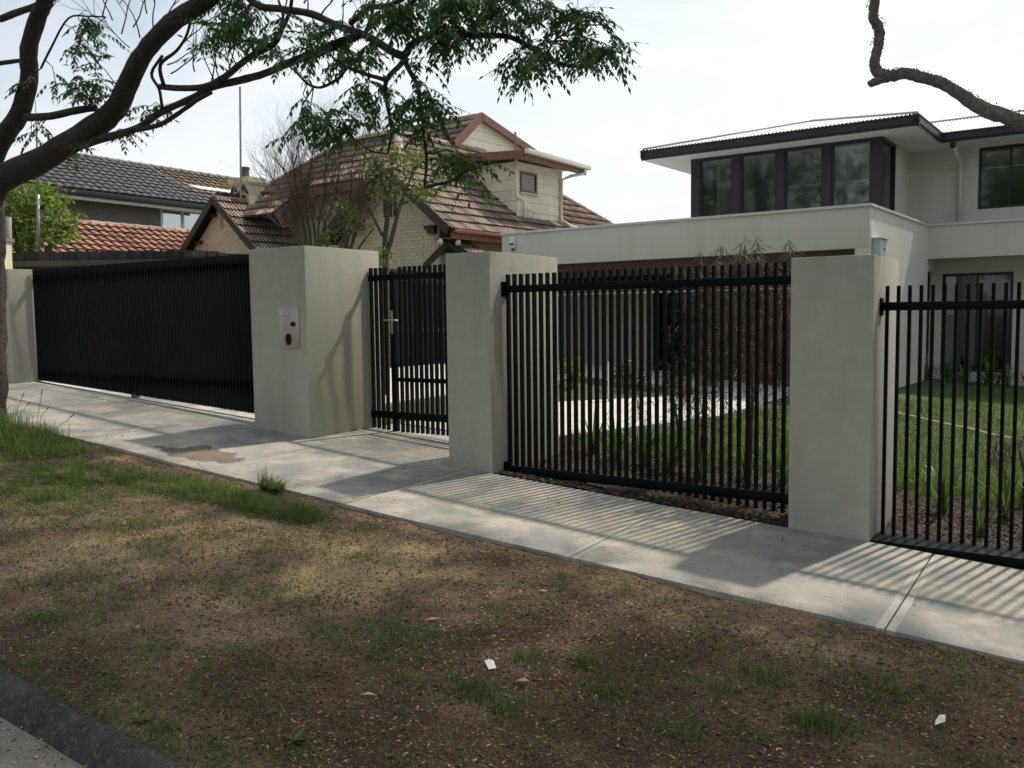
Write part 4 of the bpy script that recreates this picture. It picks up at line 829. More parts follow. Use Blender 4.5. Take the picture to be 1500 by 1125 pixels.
# paling fence
pf = thing('paling_fence', 'dark weathered timber paling fence behind the driveway gate', 'fence', Vector((-5, 14, -.9)))
PTS = [Vector((-9.4, 14.0, 0)), Vector((-4.95, 14.0, 0)), Vector((-.55, 19.05, 0))]; zt = 1.09; npal = 0
plm = []
for i in range(4):
    mb = MB(); mb.box(WD, -.012, .110, -.007, .007, 0, 1); plm.append(mb.mesh('paling', paling_m))
for a, b in zip(PTS[:-1], PTS[1:]):
    d = (b - a); Ln = d.length; d.normalize(); fr = Fr((a.x, a.y), -math.atan2(d.y, d.x)); n = int(Ln / .102)
    for k in range(n):
        h = zt + random.uniform(-.008, .010) - (0 if a.x < -6 else .042 * k * .102)
        o = bpy.data.objects.new('paling', plm[k % 4]); COL.objects.link(o); o.parent = pf
        o.location = fr.P(k * .102, -.0 + (k % 2) * .016, -1.25) - base_of(pf); o.rotation_euler = (0, random.uniform(-.004, .004), -fr.yaw); o.scale = (1, 1, h + 1.25)
    for z in (.86, -.1, -.9):
        sl_ = 0 if a.x < -6 else -.042 * Ln; mb = MB(); mb.hexa([fr.P(0, -.055, z), fr.P(Ln, -.055, z + sl_), fr.P(Ln, -.009, z + sl_), fr.P(0, -.009, z), fr.P(0, -.055, z + .09), fr.P(Ln, -.055, z + .09 + sl_), fr.P(Ln, -.009, z + .09 + sl_), fr.P(0, -.009, z + .09)]); mb.build('fence_rail', rail_m, pf)
    k = .6
    while k < Ln: mb = MB(); mb.box(fr, k, k + .1, -.15, -.058, -1.2, zt - .22); mb.build('fence_post', paling_m, pf); k += 2.0
t = thing('brick_pier', 'cream brick pier at the left edge behind the low pillar', 'pier', at(-40, 420, 13.3))
mb = MB(); fr = Fr((at(-70, 400, 13.3).x, 13.3), 0); mb.box(fr, 0, .715, .012, .35, -1.0, 1.22); mb.build('pier_body', cream_m, t)
mb = MB(); mb.box(fr, -.03, .745, -.03, .39, 1.22, 1.27); mb.build('pier_cap', ridgeg_m, t)
mb = MB(); z = -1.0; r_ = 0
while z < 1.2:
    for k in range(4): mb.box(fr, max(0, k * .24 - (r_ % 2) * .12 + .004), min(.715, k * .24 + .236 - (r_ % 2) * .12), 0, .012, z + .004, z + .081)
    z += .086; r_ += 1
mb.build('brick_course', cream_m, t, kind='stuff')
# ================================================================== TREES
class Leaves:
    """two-triangle folded leaflets"""
    def __init__(s): s.b = []; s.d = []; s.n = []; s.w = []
    def add(s, b, d, n, w): s.b.append(b); s.d.append(d); s.n.append(n); s.w.append(w)
    def extend(s, b, d, n, w): s.b += list(b); s.d += list(d); s.n += list(n); s.w += list(w)
    def build(s, name, m, parent=None, **k):
        b = np.array(s.b, float).reshape(-1, 3); d = np.array(s.d, float).reshape(-1, 3); n = np.array(s.n, float).reshape(-1, 3); w = np.array(s.w, float)[:, None]
        sd = np.cross(d, n); sd /= np.linalg.norm(sd, axis=1, keepdims=True) + 1e-9; n2 = np.cross(sd, d); n2 /= np.linalg.norm(n2, axis=1, keepdims=True) + 1e-9
        l = b + d * .42 + sd * w * .5 + n2 * w * .12; r = b + d * .42 - sd * w * .5 + n2 * w * .12; t = b + d
        V = np.stack([b, l, t, r], 1).reshape(-1, 3); i = np.arange(len(b))[:, None] * 4
        Q = np.concatenate([i + np.array([[0, 2, 1]]), i + np.array([[0, 3, 2]])], 0)
        k.setdefault('kind', 'stuff')
        return link(name, npmesh(name, V, Q, m, nv=3), parent, **k)
def rvec(): return Vector((random.gauss(0, 1), random.gauss(0, 1), random.gauss(0, 1))).normalized()
def compound(LV, TW, p, d, L_, npair=5, ll=.055, lw=.022, droop=.5):
    """a pinnate leaf: curved stalk, opposite pairs of drooping leaflets and an end leaflet"""
    p = Vector(p); d = Vector(d).normalized(); pts = [p.copy()]; seg = L_ / (npair + 1); dd = d.copy()
    side = dd.cross(Vector((0, 0, 1)))
    if side.length < .1: side = rvec()
    side.normalize(); side = (side + rvec() * .25).normalized()
    for i in range(npair + 1):
        dd = (dd + Vector((0, 0, -droop * .28))).normalized(); p = p + dd * seg; pts.append(p.copy())
        if i == npair: LV.add(tuple(p), tuple(dd * ll), tuple((rvec() * .4 + Vector((0, 0, 1))).normalized()), lw); break
        if i == 0 and random.random() < .4: continue
        for s in (-1, 1):
            q = (side * s * .8 + dd * .55 + Vector((0, 0, -droop)) + rvec() * .22).normalized(); sz = random.uniform(.8, 1.15) * (1 - .25 * abs(i / npair - .5))
            LV.add(tuple(p), tuple(q * ll * sz), tuple((dd * .4 + Vector((0, 0, 1)) + rvec() * .5).normalized()), lw * sz)
    if TW is not None: TW.tube(pts[:-1:2] + [pts[-1]], .0016, 3, caps=False)
def smooth(pts, rad, sub=4):
    P = [Vector(p) for p in pts]; out = []; rr = []
    for i in range(len(P) - 1):
        p0 = P[max(i - 1, 0)]; p1 = P[i]; p2 = P[i + 1]; p3 = P[min(i + 2, len(P) - 1)]
        for k in range(sub):
            t = k / sub; out.append(.5 * ((2 * p1) + (p2 - p0) * t + (2 * p0 - 5 * p1 + 4 * p2 - p3) * t * t + (3 * p1 - p0 - 3 * p2 + p3) * t ** 3)); rr.append(rad[i] * (1 - t) + rad[i + 1] * t)
    out.append(P[-1]); rr.append(rad[-1]); return out, rr
def limb(parent, pts, rad, m, name='branch', n=10, sub=4, jit=.07, wob=.0):
    P, r = smooth(pts, rad, sub)
    if wob: P = [p + rvec() * wob * rr for p, rr in zip(P, r)]
    mb = MB(); mb.tube(P, r, n, jit=jit); mb.build(name, m, parent, smooth=True); return P, r
def pxlimb(parent, L_, m=bark_m, tail=(), **k):
    """list of (x, y, width px, distance)"""
    pts = [at(x, y, Y) for x, y, w, Y in L_]; rad = [w * (1.0 if k.get('name') == 'trunk' else .84 if w > 11 and m is bark_m else .92) * Y / FPX / 2 for x, y, w, Y in L_]
    for p, r_ in tail: pts.append(Vector(p)); rad.append(r_)
    P, r = limb(parent, pts, rad, m, **k); BR.append((P, r)); return P
def bare(TW, p, d, L_, r, depth, spread=.6, up=.25, nseg=5, kids=3):
    pts = [Vector(p)]; rad = [r]; dd = Vector(d).normalized()
    for i in range(nseg):
        dd = (dd + rvec() * .22 + Vector((0, 0, up * .2))).normalized(); pts.append(pts[-1] + dd * (L_ / nseg)); rad.append(r * (1 - .75 * (i + 1) / nseg))
        if depth > 0 and i >= 1 and random.random() < kids / nseg * 1.3:
            s = (dd + rvec() * spread).normalized(); bare(TW, pts[-1], s, L_ * random.uniform(.45, .7), rad[-1] * .75, depth - 1, spread, up, nseg, kids)
    TW.tube(pts, rad, 4 if r < .01 else 6, caps=False); return pts

# ---- the street tree on the left, its limbs crossing the top of the view
tb = at(-40, 622, 9.05); tb.z = float(G(-8.1, -1.95))
st = thing('street_tree', 'dark barked street tree with drooping leaves spreading over the top left', 'tree', tb)
BR = []
pxlimb(st, [(-42, 660, 112, 9.05), (-42, 610, 96, 9.05), (-40, 520, 86, 9.0), (-40, 430, 84, 9.0), (-41, 350, 82, 9.0), (-40, 295, 78, 8.95)], name='trunk', n=16)
pxlimb(st, [(-44, 330, 66, 8.95), (-20, 285, 58, 8.9), (0, 263, 48, 8.8), (50, 240, 42, 8.6), (95, 213, 40, 8.3), (140, 185, 38, 8.0), (170, 158, 36, 7.8), (190, 117, 33, 7.6), (213, 75, 31, 7.4), (250, 35, 30, 7.2), (300, 2, 29, 7.0), (350, -40, 27, 6.8), (420, -110, 22, 6.6)], n=14)
pxlimb(st, [(-48, 320, 55, 9.0), (-22, 250, 40, 9.0), (0, 207, 34, 8.9), (28, 167, 31, 8.8), (42, 117, 29, 8.7), (42, 73, 27, 8.6), (55, 27, 27, 8.5), (66, 0, 25, 8.4), (85, -60, 22, 8.2), (90, -160, 14, 8)], n=12)
pxlimb(st, [(0, 28, 12, 8.9), (20, 20, 11, 8.8), (48, 10, 10, 8.6), (85, -6, 8, 8.4)], n=7); pxlimb(st, [(-20, 95, 8, 8.9), (5, 92, 7, 8.8), (35, 88, 6, 8.7)], n=6)
pxlimb(st, [(38, 172, 14, 8.75), (75, 170, 13, 8.3), (110, 162, 13, 8.1), (140, 158, 12, 8.0)], n=8)
pxlimb(st, [(118, 212, 17, 8.2), (150, 203, 14, 7.9), (200, 188, 12, 7.5), (233, 166, 12, 7.3), (283, 143, 12, 7.0), (310, 128, 12, 6.9), (350, 118, 13, 6.7), (390, 107, 12, 6.5), (433, 88, 13, 6.3), (470, 75, 16, 6.1), (500, 62, 16, 6.0), (525, 52, 13, 5.9)], n=10)
pxlimb(st, [(200, 190, 9, 7.4), (235, 182, 8, 7.2), (270, 160, 7, 7.0), (290, 145, 8, 6.9), (310, 136, 5, 6.8)], n=7)
pxlimb(st, [(235, 127, 9, 7.3), (262, 129, 10, 7.1), (300, 127, 10, 6.9), (330, 112, 10, 6.7), (365, 84, 10, 6.5), (400, 65, 10, 6.4), (412, 45, 8, 6.3), (425, 15, 6, 6.2), (430, -30, 5, 6.1)], n=8)
pxlimb(st, [(325, -60, 16, 6.6), (370, 3, 12, 6.5), (410, 13, 12, 6.4), (455, 20, 12, 6.3), (493, 37, 12, 6.1), (537, 53, 13, 5.9), (577, 77, 14, 5.7), (593, 80, 14, 5.65), (607, 62, 11, 5.6), (650, 48, 10, 5.5), (690, 51, 9, 5.4), (717, 52, 9, 5.35), (750, 55, 8, 5.3), (783, 73, 8, 5.25), (817, 92, 7, 5.2), (850, 97, 6, 5.15), (878, 89, 3, 5.1)], n=9)
pxlimb(st, [(513, 35, 9, 6.0), (540, 12, 9, 5.9), (570, 8, 8, 5.8), (600, -10, 8, 5.7), (640, -50, 8, 5.6)], n=7); pxlimb(st, [(535, 50, 8, 5.9), (545, 20, 6, 5.9), (550, -20, 5, 5.9)], n=6)
pxlimb(st, [(566, 42, 8, 5.7), (585, 25, 8, 5.6), (600, 8, 7, 5.6), (620, -20, 6, 5.5)], n=6)
pxlimb(st, [(593, 84, 10, 5.65), (598, 100, 8, 5.6), (612, 127, 7, 5.6), (617, 160, 5.5, 5.6), (621, 200, 5, 5.55), (625, 235, 5, 5.5), (622, 272, 5, 5.5)], n=7)
pxlimb(st, [(590, 92, 8, 5.65), (567, 116, 8, 5.7), (565, 140, 6, 5.7), (571, 172, 5.5, 5.7), (574, 190, 5, 5.7), (568, 225, 4, 5.7)], n=7)
pxlimb(st, [(565, 117, 7, 5.7), (540, 110, 6, 5.75), (520, 103, 6, 5.8), (508, 100, 5, 5.9), (497, 114, 4.5, 5.95), (470, 128, 4.5, 6.0), (450, 122, 4, 6.1), (433, 104, 4, 6.2)], n=6)
pxlimb(st, [(572, 190, 4.5, 5.7), (588, 197, 4, 5.65), (606, 198, 3.5, 5.6), (618, 190, 3, 5.6)], n=5); pxlimb(st, [(568, 225, 3.5, 5.7), (545, 222, 3, 5.75), (530, 212, 2.5, 5.8), (515, 200, 2, 5.85)], n=5)
pxlimb(st, [(622, 275, 5, 5.5), (640, 270, 5, 5.45), (662, 265, 4.5, 5.4), (680, 252, 3.5, 5.35), (705, 245, 2.5, 5.3)], n=6)
pxlimb(st, [(800, 85, 4, 5.2), (812, 60, 3.5, 5.2), (835, 45, 3, 5.15), (850, 30, 2.5, 5.1)], n=5); pxlimb(st, [(690, 51, 5, 5.4), (690, 25, 4, 5.4), (675, -5, 4, 5.4)], n=5); pxlimb(st, [(725, 52, 4, 5.35), (728, 25, 4, 5.35), (720, -10, 3, 5.3)], n=5)
pxlimb(st, [(240, 125, 7, 7.2), (235, 95, 6, 7.15), (258, 75, 5, 7.05), (272, 55, 4.5, 7.0), (278, 35, 4, 6.9)], n=5); pxlimb(st, [(238, 158, 5, 7.2), (233, 130, 5, 7.1), (222, 108, 5, 7.1), (238, 82, 5, 7.0)], n=5)
pxlimb(st, [(402, 62, 6, 6.4), (415, 30, 5, 6.3), (408, 0, 4, 6.3)], n=5); pxlimb(st, [(60, 100, 3.5, 8.4), (75, 70, 3.5, 8.2), (100, 27, 3, 8.0), (130, 24, 2.5, 7.9), (155, 25, 2.5, 7.9)], n=5)
TW = MB()
for x, y, Y, dx, dy, L_ in ((150, 24, 7.9, .3, 1, .5), (165, 30, 7.9, -.5, 1, .6), (178, 50, 7.9, .1, 1, .7), (195, 40, 7.7, .6, 1, .5), (205, 55, 7.5, -.4, .8, .6), (225, 45, 7.3, 0, 1, .6), (240, 30, 7.2, .4, 1, .5), (215, 20, 7.3, -.3, 1, .5), (190, 70, 7.6, -.6, .6, .6), (262, 70, 7.1, .8, .7, .5), (275, 50, 7.0, .3, 1, .5), (245, 95, 7.1, .9, .5, .5), (250, 108, 7.1, 1, .6, .5), (310, 118, 6.8, .3, 1, .35), (320, 112, 6.7, -.2, 1, .4), (335, 100, 6.7, .2, 1, .35), (285, 105, 6.9, -.1, 1, .3), (355, 90, 6.6, .6, .8, .4), (370, 75, 6.5, -.1, 1, .5), (415, 20, 6.3, .3, 1, .4), (450, 18, 6.3, .2, 1, .35), (470, 22, 6.2, .8, 1, .3), (500, 38, 6.1, .1, 1, .4), (520, 50, 6.0, .5, 1, .3), (445, 5, 6.3, .6, .5, .4), (60, 20, 8.5, 1, .2, .4), (730, 30, 5.35, .7, .4, .3), (800, 55, 5.2, .8, .2, .25), (810, 62, 5.2, 1, -.1, .25)):
    p = at(x, y, Y); bare(TW, p, Vector((dx, random.uniform(-.4, .4), dy)), L_, .0065, 2, .8, .3, 9, 3)
LV = Leaves()
# leafy clusters: (x, y, half width, half height, number of compound leaves, distance, leaflet length)
CL = [(120, 55, 38, 25, 13, 7.9, .062), (145, 88, 48, 26, 24, 7.8, .062), (95, 125, 40, 16, 20, 8.0, .062), (150, 140, 55, 20, 30, 7.8, .062), (215, 155, 28, 24, 12, 7.4, .06), (180, 205, 25, 12, 6, 7.6, .06), (50, 205, 22, 14, 10, 8.3, .06), (100, 228, 22, 9, 8, 8.0, .06),
      (30, 140, 12, 25, 3, 8.6, .06), (325, 40, 46, 32, 44, 6.7, .06), (310, 72, 28, 18, 14, 6.8, .06), (355, 60, 24, 18, 12, 6.6, .06), (345, 15, 50, 20, 20, 6.6, .06), (400, 78, 42, 18, 28, 6.4, .058), (455, 75, 32, 22, 32, 6.2, .058), (480, 48, 26, 22, 20, 6.1, .056), (420, 50, 22, 14, 8, 6.3, .056), (490, 90, 22, 20, 14, 6.0, .058), (470, 100, 16, 14, 5, 6.1, .058), (515, 108, 14, 18, 10, 5.85, .058), (540, 80, 18, 24, 16, 5.85, .058),
      (560, 25, 44, 28, 40, 5.7, .054), (610, 30, 36, 26, 40, 5.6, .054), (655, 35, 40, 24, 44, 5.45, .052), (640, 8, 46, 16, 30, 5.5, .052), (700, 18, 48, 18, 36, 5.35, .052), (735, 35, 36, 16, 22, 5.3, .050), (765, 12, 46, 18, 36, 5.25, .050), (800, 30, 36, 18, 28, 5.2, .05), (840, 28, 30, 18, 24, 5.15, .05), (868, 40, 16, 14, 10, 5.1, .05),
      (620, 70, 24, 16, 10, 5.6, .054), (665, 68, 20, 18, 22, 5.45, .054), (645, 60, 18, 10, 10, 5.5, .054), (680, 84, 14, 10, 6, 5.4, .052), (622, 95, 10, 16, 8, 5.55, .05), (755, 85, 22, 30, 22, 5.25, .05), (765, 112, 26, 14, 16, 5.2, .05), (790, 96, 18, 16, 14, 5.2, .05), (815, 78, 24, 18, 16, 5.15, .05), (850, 78, 28, 16, 26, 5.15, .05), (885, 90, 18, 12, 20, 5.1, .05), (835, 105, 20, 8, 8, 5.1, .05), (905, 70, 6, 8, 3, 5.1, .05),
      (445, 178, 24, 9, 12, 5.9, .062), (480, 172, 26, 10, 14, 5.85, .062), (452, 210, 26, 6, 10, 5.9, .062), (505, 203, 26, 8, 16, 5.8, .062), (530, 157, 26, 10, 10, 5.75, .060), (520, 190, 22, 10, 10, 5.75, .060), (560, 152, 24, 9, 10, 5.7, .058), (585, 165, 26, 10, 12, 5.65, .058), (615, 160, 26, 10, 13, 5.6, .056), (600, 186, 26, 9, 11, 5.6, .056), (645, 172, 26, 8, 13, 5.55, .056), (638, 198, 20, 9, 8, 5.55, .056), (625, 140, 10, 12, 6, 5.6, .055),
      (648, 245, 20, 12, 10, 5.4, .052), (690, 245, 22, 10, 16, 5.35, .052), (685, 268, 10, 12, 6, 5.35, .052), (670, 255, 20, 8, 8, 5.35, .052)]
allP = [(p, r) for P, rr in BR for p, r in zip(P, rr) if r < .09]
PA = np.array([tuple(p) for p, r in allP])
def near(p):
    i = int(np.argmin(((PA - np.array(tuple(p))) ** 2).sum(1))); return allP[i][0]
for x, y, rx, ry, n, Y, ll in CL:
    tips = max(2, n // 5)
    for k in range(tips):
        a = random.uniform(0, 6.28); q = math.sqrt(random.random()) * .8
        c = at(x + rx * q * math.cos(a), y + ry * q * math.sin(a) - 10, Y + random.uniform(-.35, .35)); s = near(c); mid = (s + c) / 2 + Vector((random.uniform(-.05, .05), random.uniform(-.05, .05), .04))
        if (s - c).length > 1.3: s = c + Vector((random.uniform(-.3, .3), random.uniform(-.1, .1), .3))
        TW.tube([s, mid, c], [.006, .004, .0022], 4, caps=False)
        for j in range(int(n / tips + .5)):
            t = random.uniform(.35, 1.0); p = (s * (1 - t) ** 2 + mid * 2 * t * (1 - t) + c * t * t) if t < 1 else c
            if (p - c).length > .35: p = c + (p - c).normalized() * random.uniform(.05, .35)
            dd = ((c - s).normalized() * .4 + Vector((random.gauss(0, 1), random.gauss(0, .8), random.uniform(-.2, .5)))).normalized()
            compound(LV, TW, p, dd, random.uniform(.16, .25), random.choice((4, 5, 5, 6)), ll, ll * .40, random.uniform(.45, .9))
TW.build('twigs', bark_m, st, kind='stuff'); LV.build('foliage', leaf_m, st)

# ---- the street tree on the right: only one crooked limb shows
t2b = Vector((4.9, 3.9, -1.85))
s2 = thing('street_tree', 'grey crooked limb of a street tree reaching in at the upper right', 'tree', t2b)
BR = []
limb(s2, [t2b + Vector((0, 0, -.1)), t2b + Vector((0, 0, .5)), t2b + Vector((-.05, 0, 1.5)), t2b + Vector((0, .1, 2.6)), t2b + Vector((.2, .2, 3.6)), t2b + Vector((.2, .5, 4.8))], [.34, .26, .23, .21, .17, .13], barkg_m, name='trunk', n=14)
PR = pxlimb(s2, [(1279, -40, 15, 5.4), (1281, 0, 14, 5.4), (1279, 25, 14, 5.4), (1288, 45, 16, 5.4), (1286, 68, 15, 5.4), (1281, 90, 15, 5.4), (1286, 106, 16, 5.4), (1300, 112, 18, 5.4), (1325, 108, 17, 5.4), (1350, 113, 17, 5.35), (1380, 123, 18, 5.3), (1410, 140, 19, 5.2), (1435, 157, 21, 5.1), (1470, 170, 22, 5.0), (1510, 182, 24, 4.9), (1640, 200, 30, 4.5), (1850, 185, 40, 4.2)], tail=[((4.3, 4.0, .78), .085), ((4.85, 3.9, .55), .11), ((4.95, 3.9, .3), .12)], m=limbg_m, n=12, sub=5, jit=.14)
pxlimb(s2, [(1302, 112, 16, 5.4), (1288, 117, 14, 5.4), (1277, 122, 12, 5.4), (1274, 124, 11, 5.4)], m=limbg_m, n=9)
FL = Leaves()      # flaky bark and lichen tufts on the upper side of the limb
for p, r_ in zip(*BR[0]):
    for k in range(8):
        if random.random() < .6: FL.add(tuple(p + Vector((random.uniform(-.04, .04), random.uniform(-.02, .01), r_ * random.uniform(.6, .92)))), tuple((rvec() * .6 + Vector((0, 0, .9))).normalized() * random.uniform(.006, .018)), tuple(rvec()), .010)
FL.build('lichen', limbg_m, s2)

# ---- foliage above the frame: it throws the dappled shade seen on the verge
def in_green(u, v): pass
def canopy_for(trees, n, fn, hmin, hmax):
    """leaf clumps at points that the sun's ray through a ground point (u, v) crosses at height h"""
    out = {id(t): (Leaves(), MB()) for t in trees}; made = 0; tries = 0
    while made < n and tries < n * 12:
        tries += 1; u = random.uniform(-10, 4); v = random.uniform(-6.2, 1.5)
        if random.random() > fn(u, v): continue
        if -1.5 < v < 1.2 and any(e - .5 < u < e + .15 for e in (-5.55, -3.22, 0, -11.49)): continue
        h = random.uniform(hmin, hmax); g = F.P(u, v, float(G(u, max(v, -4.5)))); p = g + SUND * (h / SUND.z)
        if inview(p, 70): continue
        t = min(trees, key=lambda q: (Vector((p.x, p.y)) - Vector((q.location.x, q.location.y))).length)
        LVc, TWc = out[id(t)]; made += 1
        for k in range(random.choice((2, 3, 4))):
            compound(LVc, None, p + rvec() * .09, rvec(), random.uniform(.2, .3), 5, .075, .034, .5)
    return out
def shade(u, v):
    n = float(fbm(u, v, .85, 61, 3)); base = float(np.interp(v, [-7, -5.2, -4.5, -3.6, -3.0, -2.3, -1.65, -1.3, -.6, 0, 1.5], [.6, .35, .95, .92, .72, .52, .36, .14, .08, .05, .04]))
    sunny = max(math.exp(-((u + 5.2) / 1.9) ** 2 - ((v + 2.75) / .75) ** 2), .9 * math.exp(-((u + 8.8) / 1.5) ** 2 - ((v + 2.3) / .9) ** 2), .7 * math.exp(-((u + 1.1) / .8) ** 2 - ((v + 2.4) / .4) ** 2), .6 * math.exp(-((u + 4.5) / .9) ** 2 - ((v + 1.9) / .35) ** 2))
    return max(.02, min(1, base * (1 - .95 * sunny) * (.25 + 1.5 * n)))
cv = canopy_for([st, s2], 3900, shade, 4.6, 8.2)
for t in (st, s2):
    cv[id(t)][0].build('upper_foliage', leaf_m, t)
# upper limbs that carry it
for t, spec in ((s2, [((4.9, 3.9, 2.6), (3.9, 5.6, 4.3), (2.4, 7.0, 5.2), (.6, 8.0, 5.9)), ((4.9, 4.0, 2.8), (3.0, 4.2, 4.4), (1.2, 4.8, 5.2), (-.6, 5.4, 6.0)), ((5.0, 4.4, 3.0), (5.4, 6.6, 5.0), (5.2, 8.6, 6.2))]),
                (None, [((-4.9, 8.2, 3.6), (-3.6, 8.6, 4.8), (-2.2, 9.2, 5.6), (-.8, 9.8, 6.2)), ((-5.2, 8.5, 3.4), (-4.6, 10.0, 5.2), (-4.0, 11.4, 6.4)), ((-3.6, 6.6, 3.9), (-2.4, 7.2, 4.8), (-1.0, 8.0, 5.4))])):
    for pts in (spec if t else []):
        pts = [Vector(p) for p in pts]
        if any(inview(p, 40) for p in pts[1:]): continue
        limb(t, pts, [.11, .08, .05, .025][:len(pts)], bark_m, n=8)

# ---- trees over the road behind the viewer, mirrored in the windows
def big_tree(x, y, hgt, cr_, n, lab):
    t = thing('street_tree', lab, 'tree', Vector((x, y, -1.9)))
    limb(t, [(x, y, -2), (x + .1, y, 0), (x - .1, y + .1, hgt * .45), (x, y, hgt * .8)], [.32, .26, .18, .05], bark_m, name='trunk', n=10)
    LVt = Leaves(); cs_ = [(x + random.gauss(0, cr_ * .45), y + random.gauss(0, cr_ * .45), random.uniform(hgt * .32, hgt)) for _ in range(26)]
    for k, c in enumerate(cs_[:9]): limb(t, [(x, y, hgt * random.uniform(.2, .5)), ((x + c[0]) / 2, (y + c[1]) / 2, (c[2] + hgt * .4) / 2 + .4), c], [.12, .07, .02], bark_m, n=6)
    for _ in range(n):
        c = random.choice(cs_); p = Vector(c) + Vector((random.gauss(0, 1), random.gauss(0, 1), random.gauss(0, .75))) * (cr_ * .28)
        LVt.add(tuple(p), tuple(rvec() * random.uniform(.15, .26)), tuple(rvec()), random.uniform(.08, .13))
    LVt.build('foliage', leaf_m, t)
for x, y, h_, c_, n_, lab in ((-12, -6.5, 9, 3.8, 5200, 'tall leafy street tree across the road, nearest on the left'), (-18, 3.5, 11.5, 4.8, 6000, 'tall leafy street tree far along the road on the left'), (-3.5, -11.5, 9.5, 4.2, 5600, 'tall leafy street tree across the road behind the viewer'), (4, -14, 10, 4.6, 5600, 'tall leafy street tree across the road to the right'), (-24, 12, 12, 5, 5000, 'farthest leafy street tree along the road on the left'), (12, -13, 12, 5.0, 5000, 'leafy street tree across the road farthest to the right')):
    big_tree(x, y, h_, c_, n_ * 3, lab)

# ---- bare shrub and small trees behind the wall
def shrub_bare(bx_, stems, lab, name, Y):
    b = at(bx_[0], bx_[1], Y); b.z = -1.2; t = thing(name, lab, 'shrub', b); TWb = MB()
    for x0, y0, x1, y1, x2, y2, w in stems:
        P, r = smooth([b + Vector(((x0 - bx_[0]) * .002, 0, 0)), at(x0, y0, Y), at(x1, y1, Y + random.uniform(-.3, .3)), at(x2, y2, Y + random.uniform(-.5, .5))], [w * 1.3, w, w * .7, w * .3], 5)
        mb = MB(); mb.tube(P, r, 6); mb.build('stem', barkg_m, t, smooth=True)
        for i in range(6, len(P)):
            for k in range(3):
                if random.random() < .85: bare(TWb, P[i], (P[i] - P[i - 1]).normalized() + rvec() * .6, random.uniform(.35, .75), .0058, 3, .65, .6, 6, 3)
    TWb.build('twigs', twig_m, t, kind='stuff'); return t
shrub_bare((462, 440), [(440, 358, 425, 320, 402, 258, .021), (447, 356, 440, 310, 428, 232, .024), (455, 356, 448, 300, 458, 225, .024), (462, 356, 452, 305, 440, 250, .02), (478, 350, 462, 315, 448, 265, .02), (470, 360, 490, 300, 500, 215, .02), (480, 358, 510, 318, 516, 230, .018), (505, 362, 500, 320, 486, 262, .02), (515, 362, 522, 320, 538, 205, .02), (432, 352, 412, 330, 396, 280, .016), (500, 360, 520, 340, 545, 310, .015), (450, 358, 430, 290, 415, 245, .018), (465, 356, 475, 290, 478, 222, .018), (508, 362, 530, 290, 552, 200, .018)], 'leafless twiggy shrub standing behind the widest pillar', 'bare_shrub', 13.2)
def leafy_tree(name, lab, base, Y, stems, clusters, m, ll=.07, cat='tree', jitter=.3, stemm=barkg_m):
    b = at(*base, Y); b.z = -1.25; t = thing(name, lab, cat, b); LVt = Leaves(); TWt = MB(); allp = []
    for s in stems:
        pts = [at(x, y, Y + dy) for x, y, w, dy in s]; pts[0].z = min(pts[0].z, -1.2) if s[0][1] >= base[1] else pts[0].z
        P, r = smooth(pts, [w * Y / FPX / 2 for x, y, w, dy in s], 4); mb = MB(); mb.tube(P, r, 7, jit=.06); mb.build('stem', stemm, t, smooth=True); allp += P
    for x, y, rx, ry, n in clusters:
        for k in range(n):
            a = random.uniform(0, 6.28); q = math.sqrt(random.random()); c = at(x + rx * q * math.cos(a), y + ry * q * math.sin(a), Y + random.gauss(0, jitter))
            if k % 6 == 0 and allp: s = min(allp, key=lambda p: (p - c).length); TWt.tube([s, (s + c) / 2 + rvec() * .04, c], [.006, .004, .002], 4, caps=False)
            for j in range(3):
                LVt.add(tuple(c + rvec() * .05), tuple((rvec() + Vector((0, 0, -.3))).normalized() * ll * random.uniform(.7, 1.2)), tuple((rvec() * .8 + Vector((0, 0, 1))).normalized()), ll * .42)
    TWt.build('twigs', stemm, t, kind='stuff') if TWt.v else None
    LVt.build('foliage', m, t); return t
leafy_tree('small_tree', 'small two stemmed garden tree with sparse yellow green leaves behind the pedestrian gate', (563, 420), 12.6,
           [[(563, 420, 10, 0), (565, 380, 10, 0), (564, 355, 8, 0), (567, 320, 7, 0), (567, 290, 6, -.1), (556, 255, 6, -.2), (545, 225, 4, -.3)], [(566, 372, 8, 0), (573, 352, 7, 0), (581, 320, 6, 0), (587, 300, 6, .1), (598, 270, 4, .2), (610, 240, 3, .3)], [(560, 345, 5, 0), (548, 320, 4, .1), (535, 295, 3, .1), (528, 270, 2, .1)], [(567, 290, 5, 0), (575, 260, 4, .1), (572, 225, 3, .2)], [(587, 300, 4, .1), (610, 290, 3, .2), (632, 275, 2, .3)]],
           [(570, 250, 36, 24, 70), (590, 262, 30, 24, 60), (600, 290, 28, 14, 50), (625, 278, 22, 12, 60), (560, 280, 18, 16, 60), (632, 230, 26, 14, 60), (580, 225, 30, 14, 60), (650, 255, 18, 12, 40), (540, 245, 22, 18, 30), (562, 375, 10, 12, 40), (600, 235, 24, 14, 50)], leafy_m, .07)
leafy_tree('leafy_shrub', 'thin yellow green shrub between the bare shrub and the two stemmed tree', (510, 430), 12.9,
           [[(508, 430, 9, 0), (507, 365, 8, 0), (506, 340, 6, 0), (498, 315, 4, 0)], [(512, 370, 6, 0), (522, 340, 4, .1), (530, 315, 3, .1)], [(520, 372, 4, 0), (535, 350, 3, .1), (548, 335, 2, .1)]],
           [(495, 305, 14, 12, 60), (512, 303, 12, 8, 40), (508, 325, 16, 16, 60), (530, 325, 22, 14, 50), (485, 345, 14, 10, 30), (540, 345, 16, 14, 30), (475, 350, 12, 8, 20)], leafy_m, .055, 'shrub')
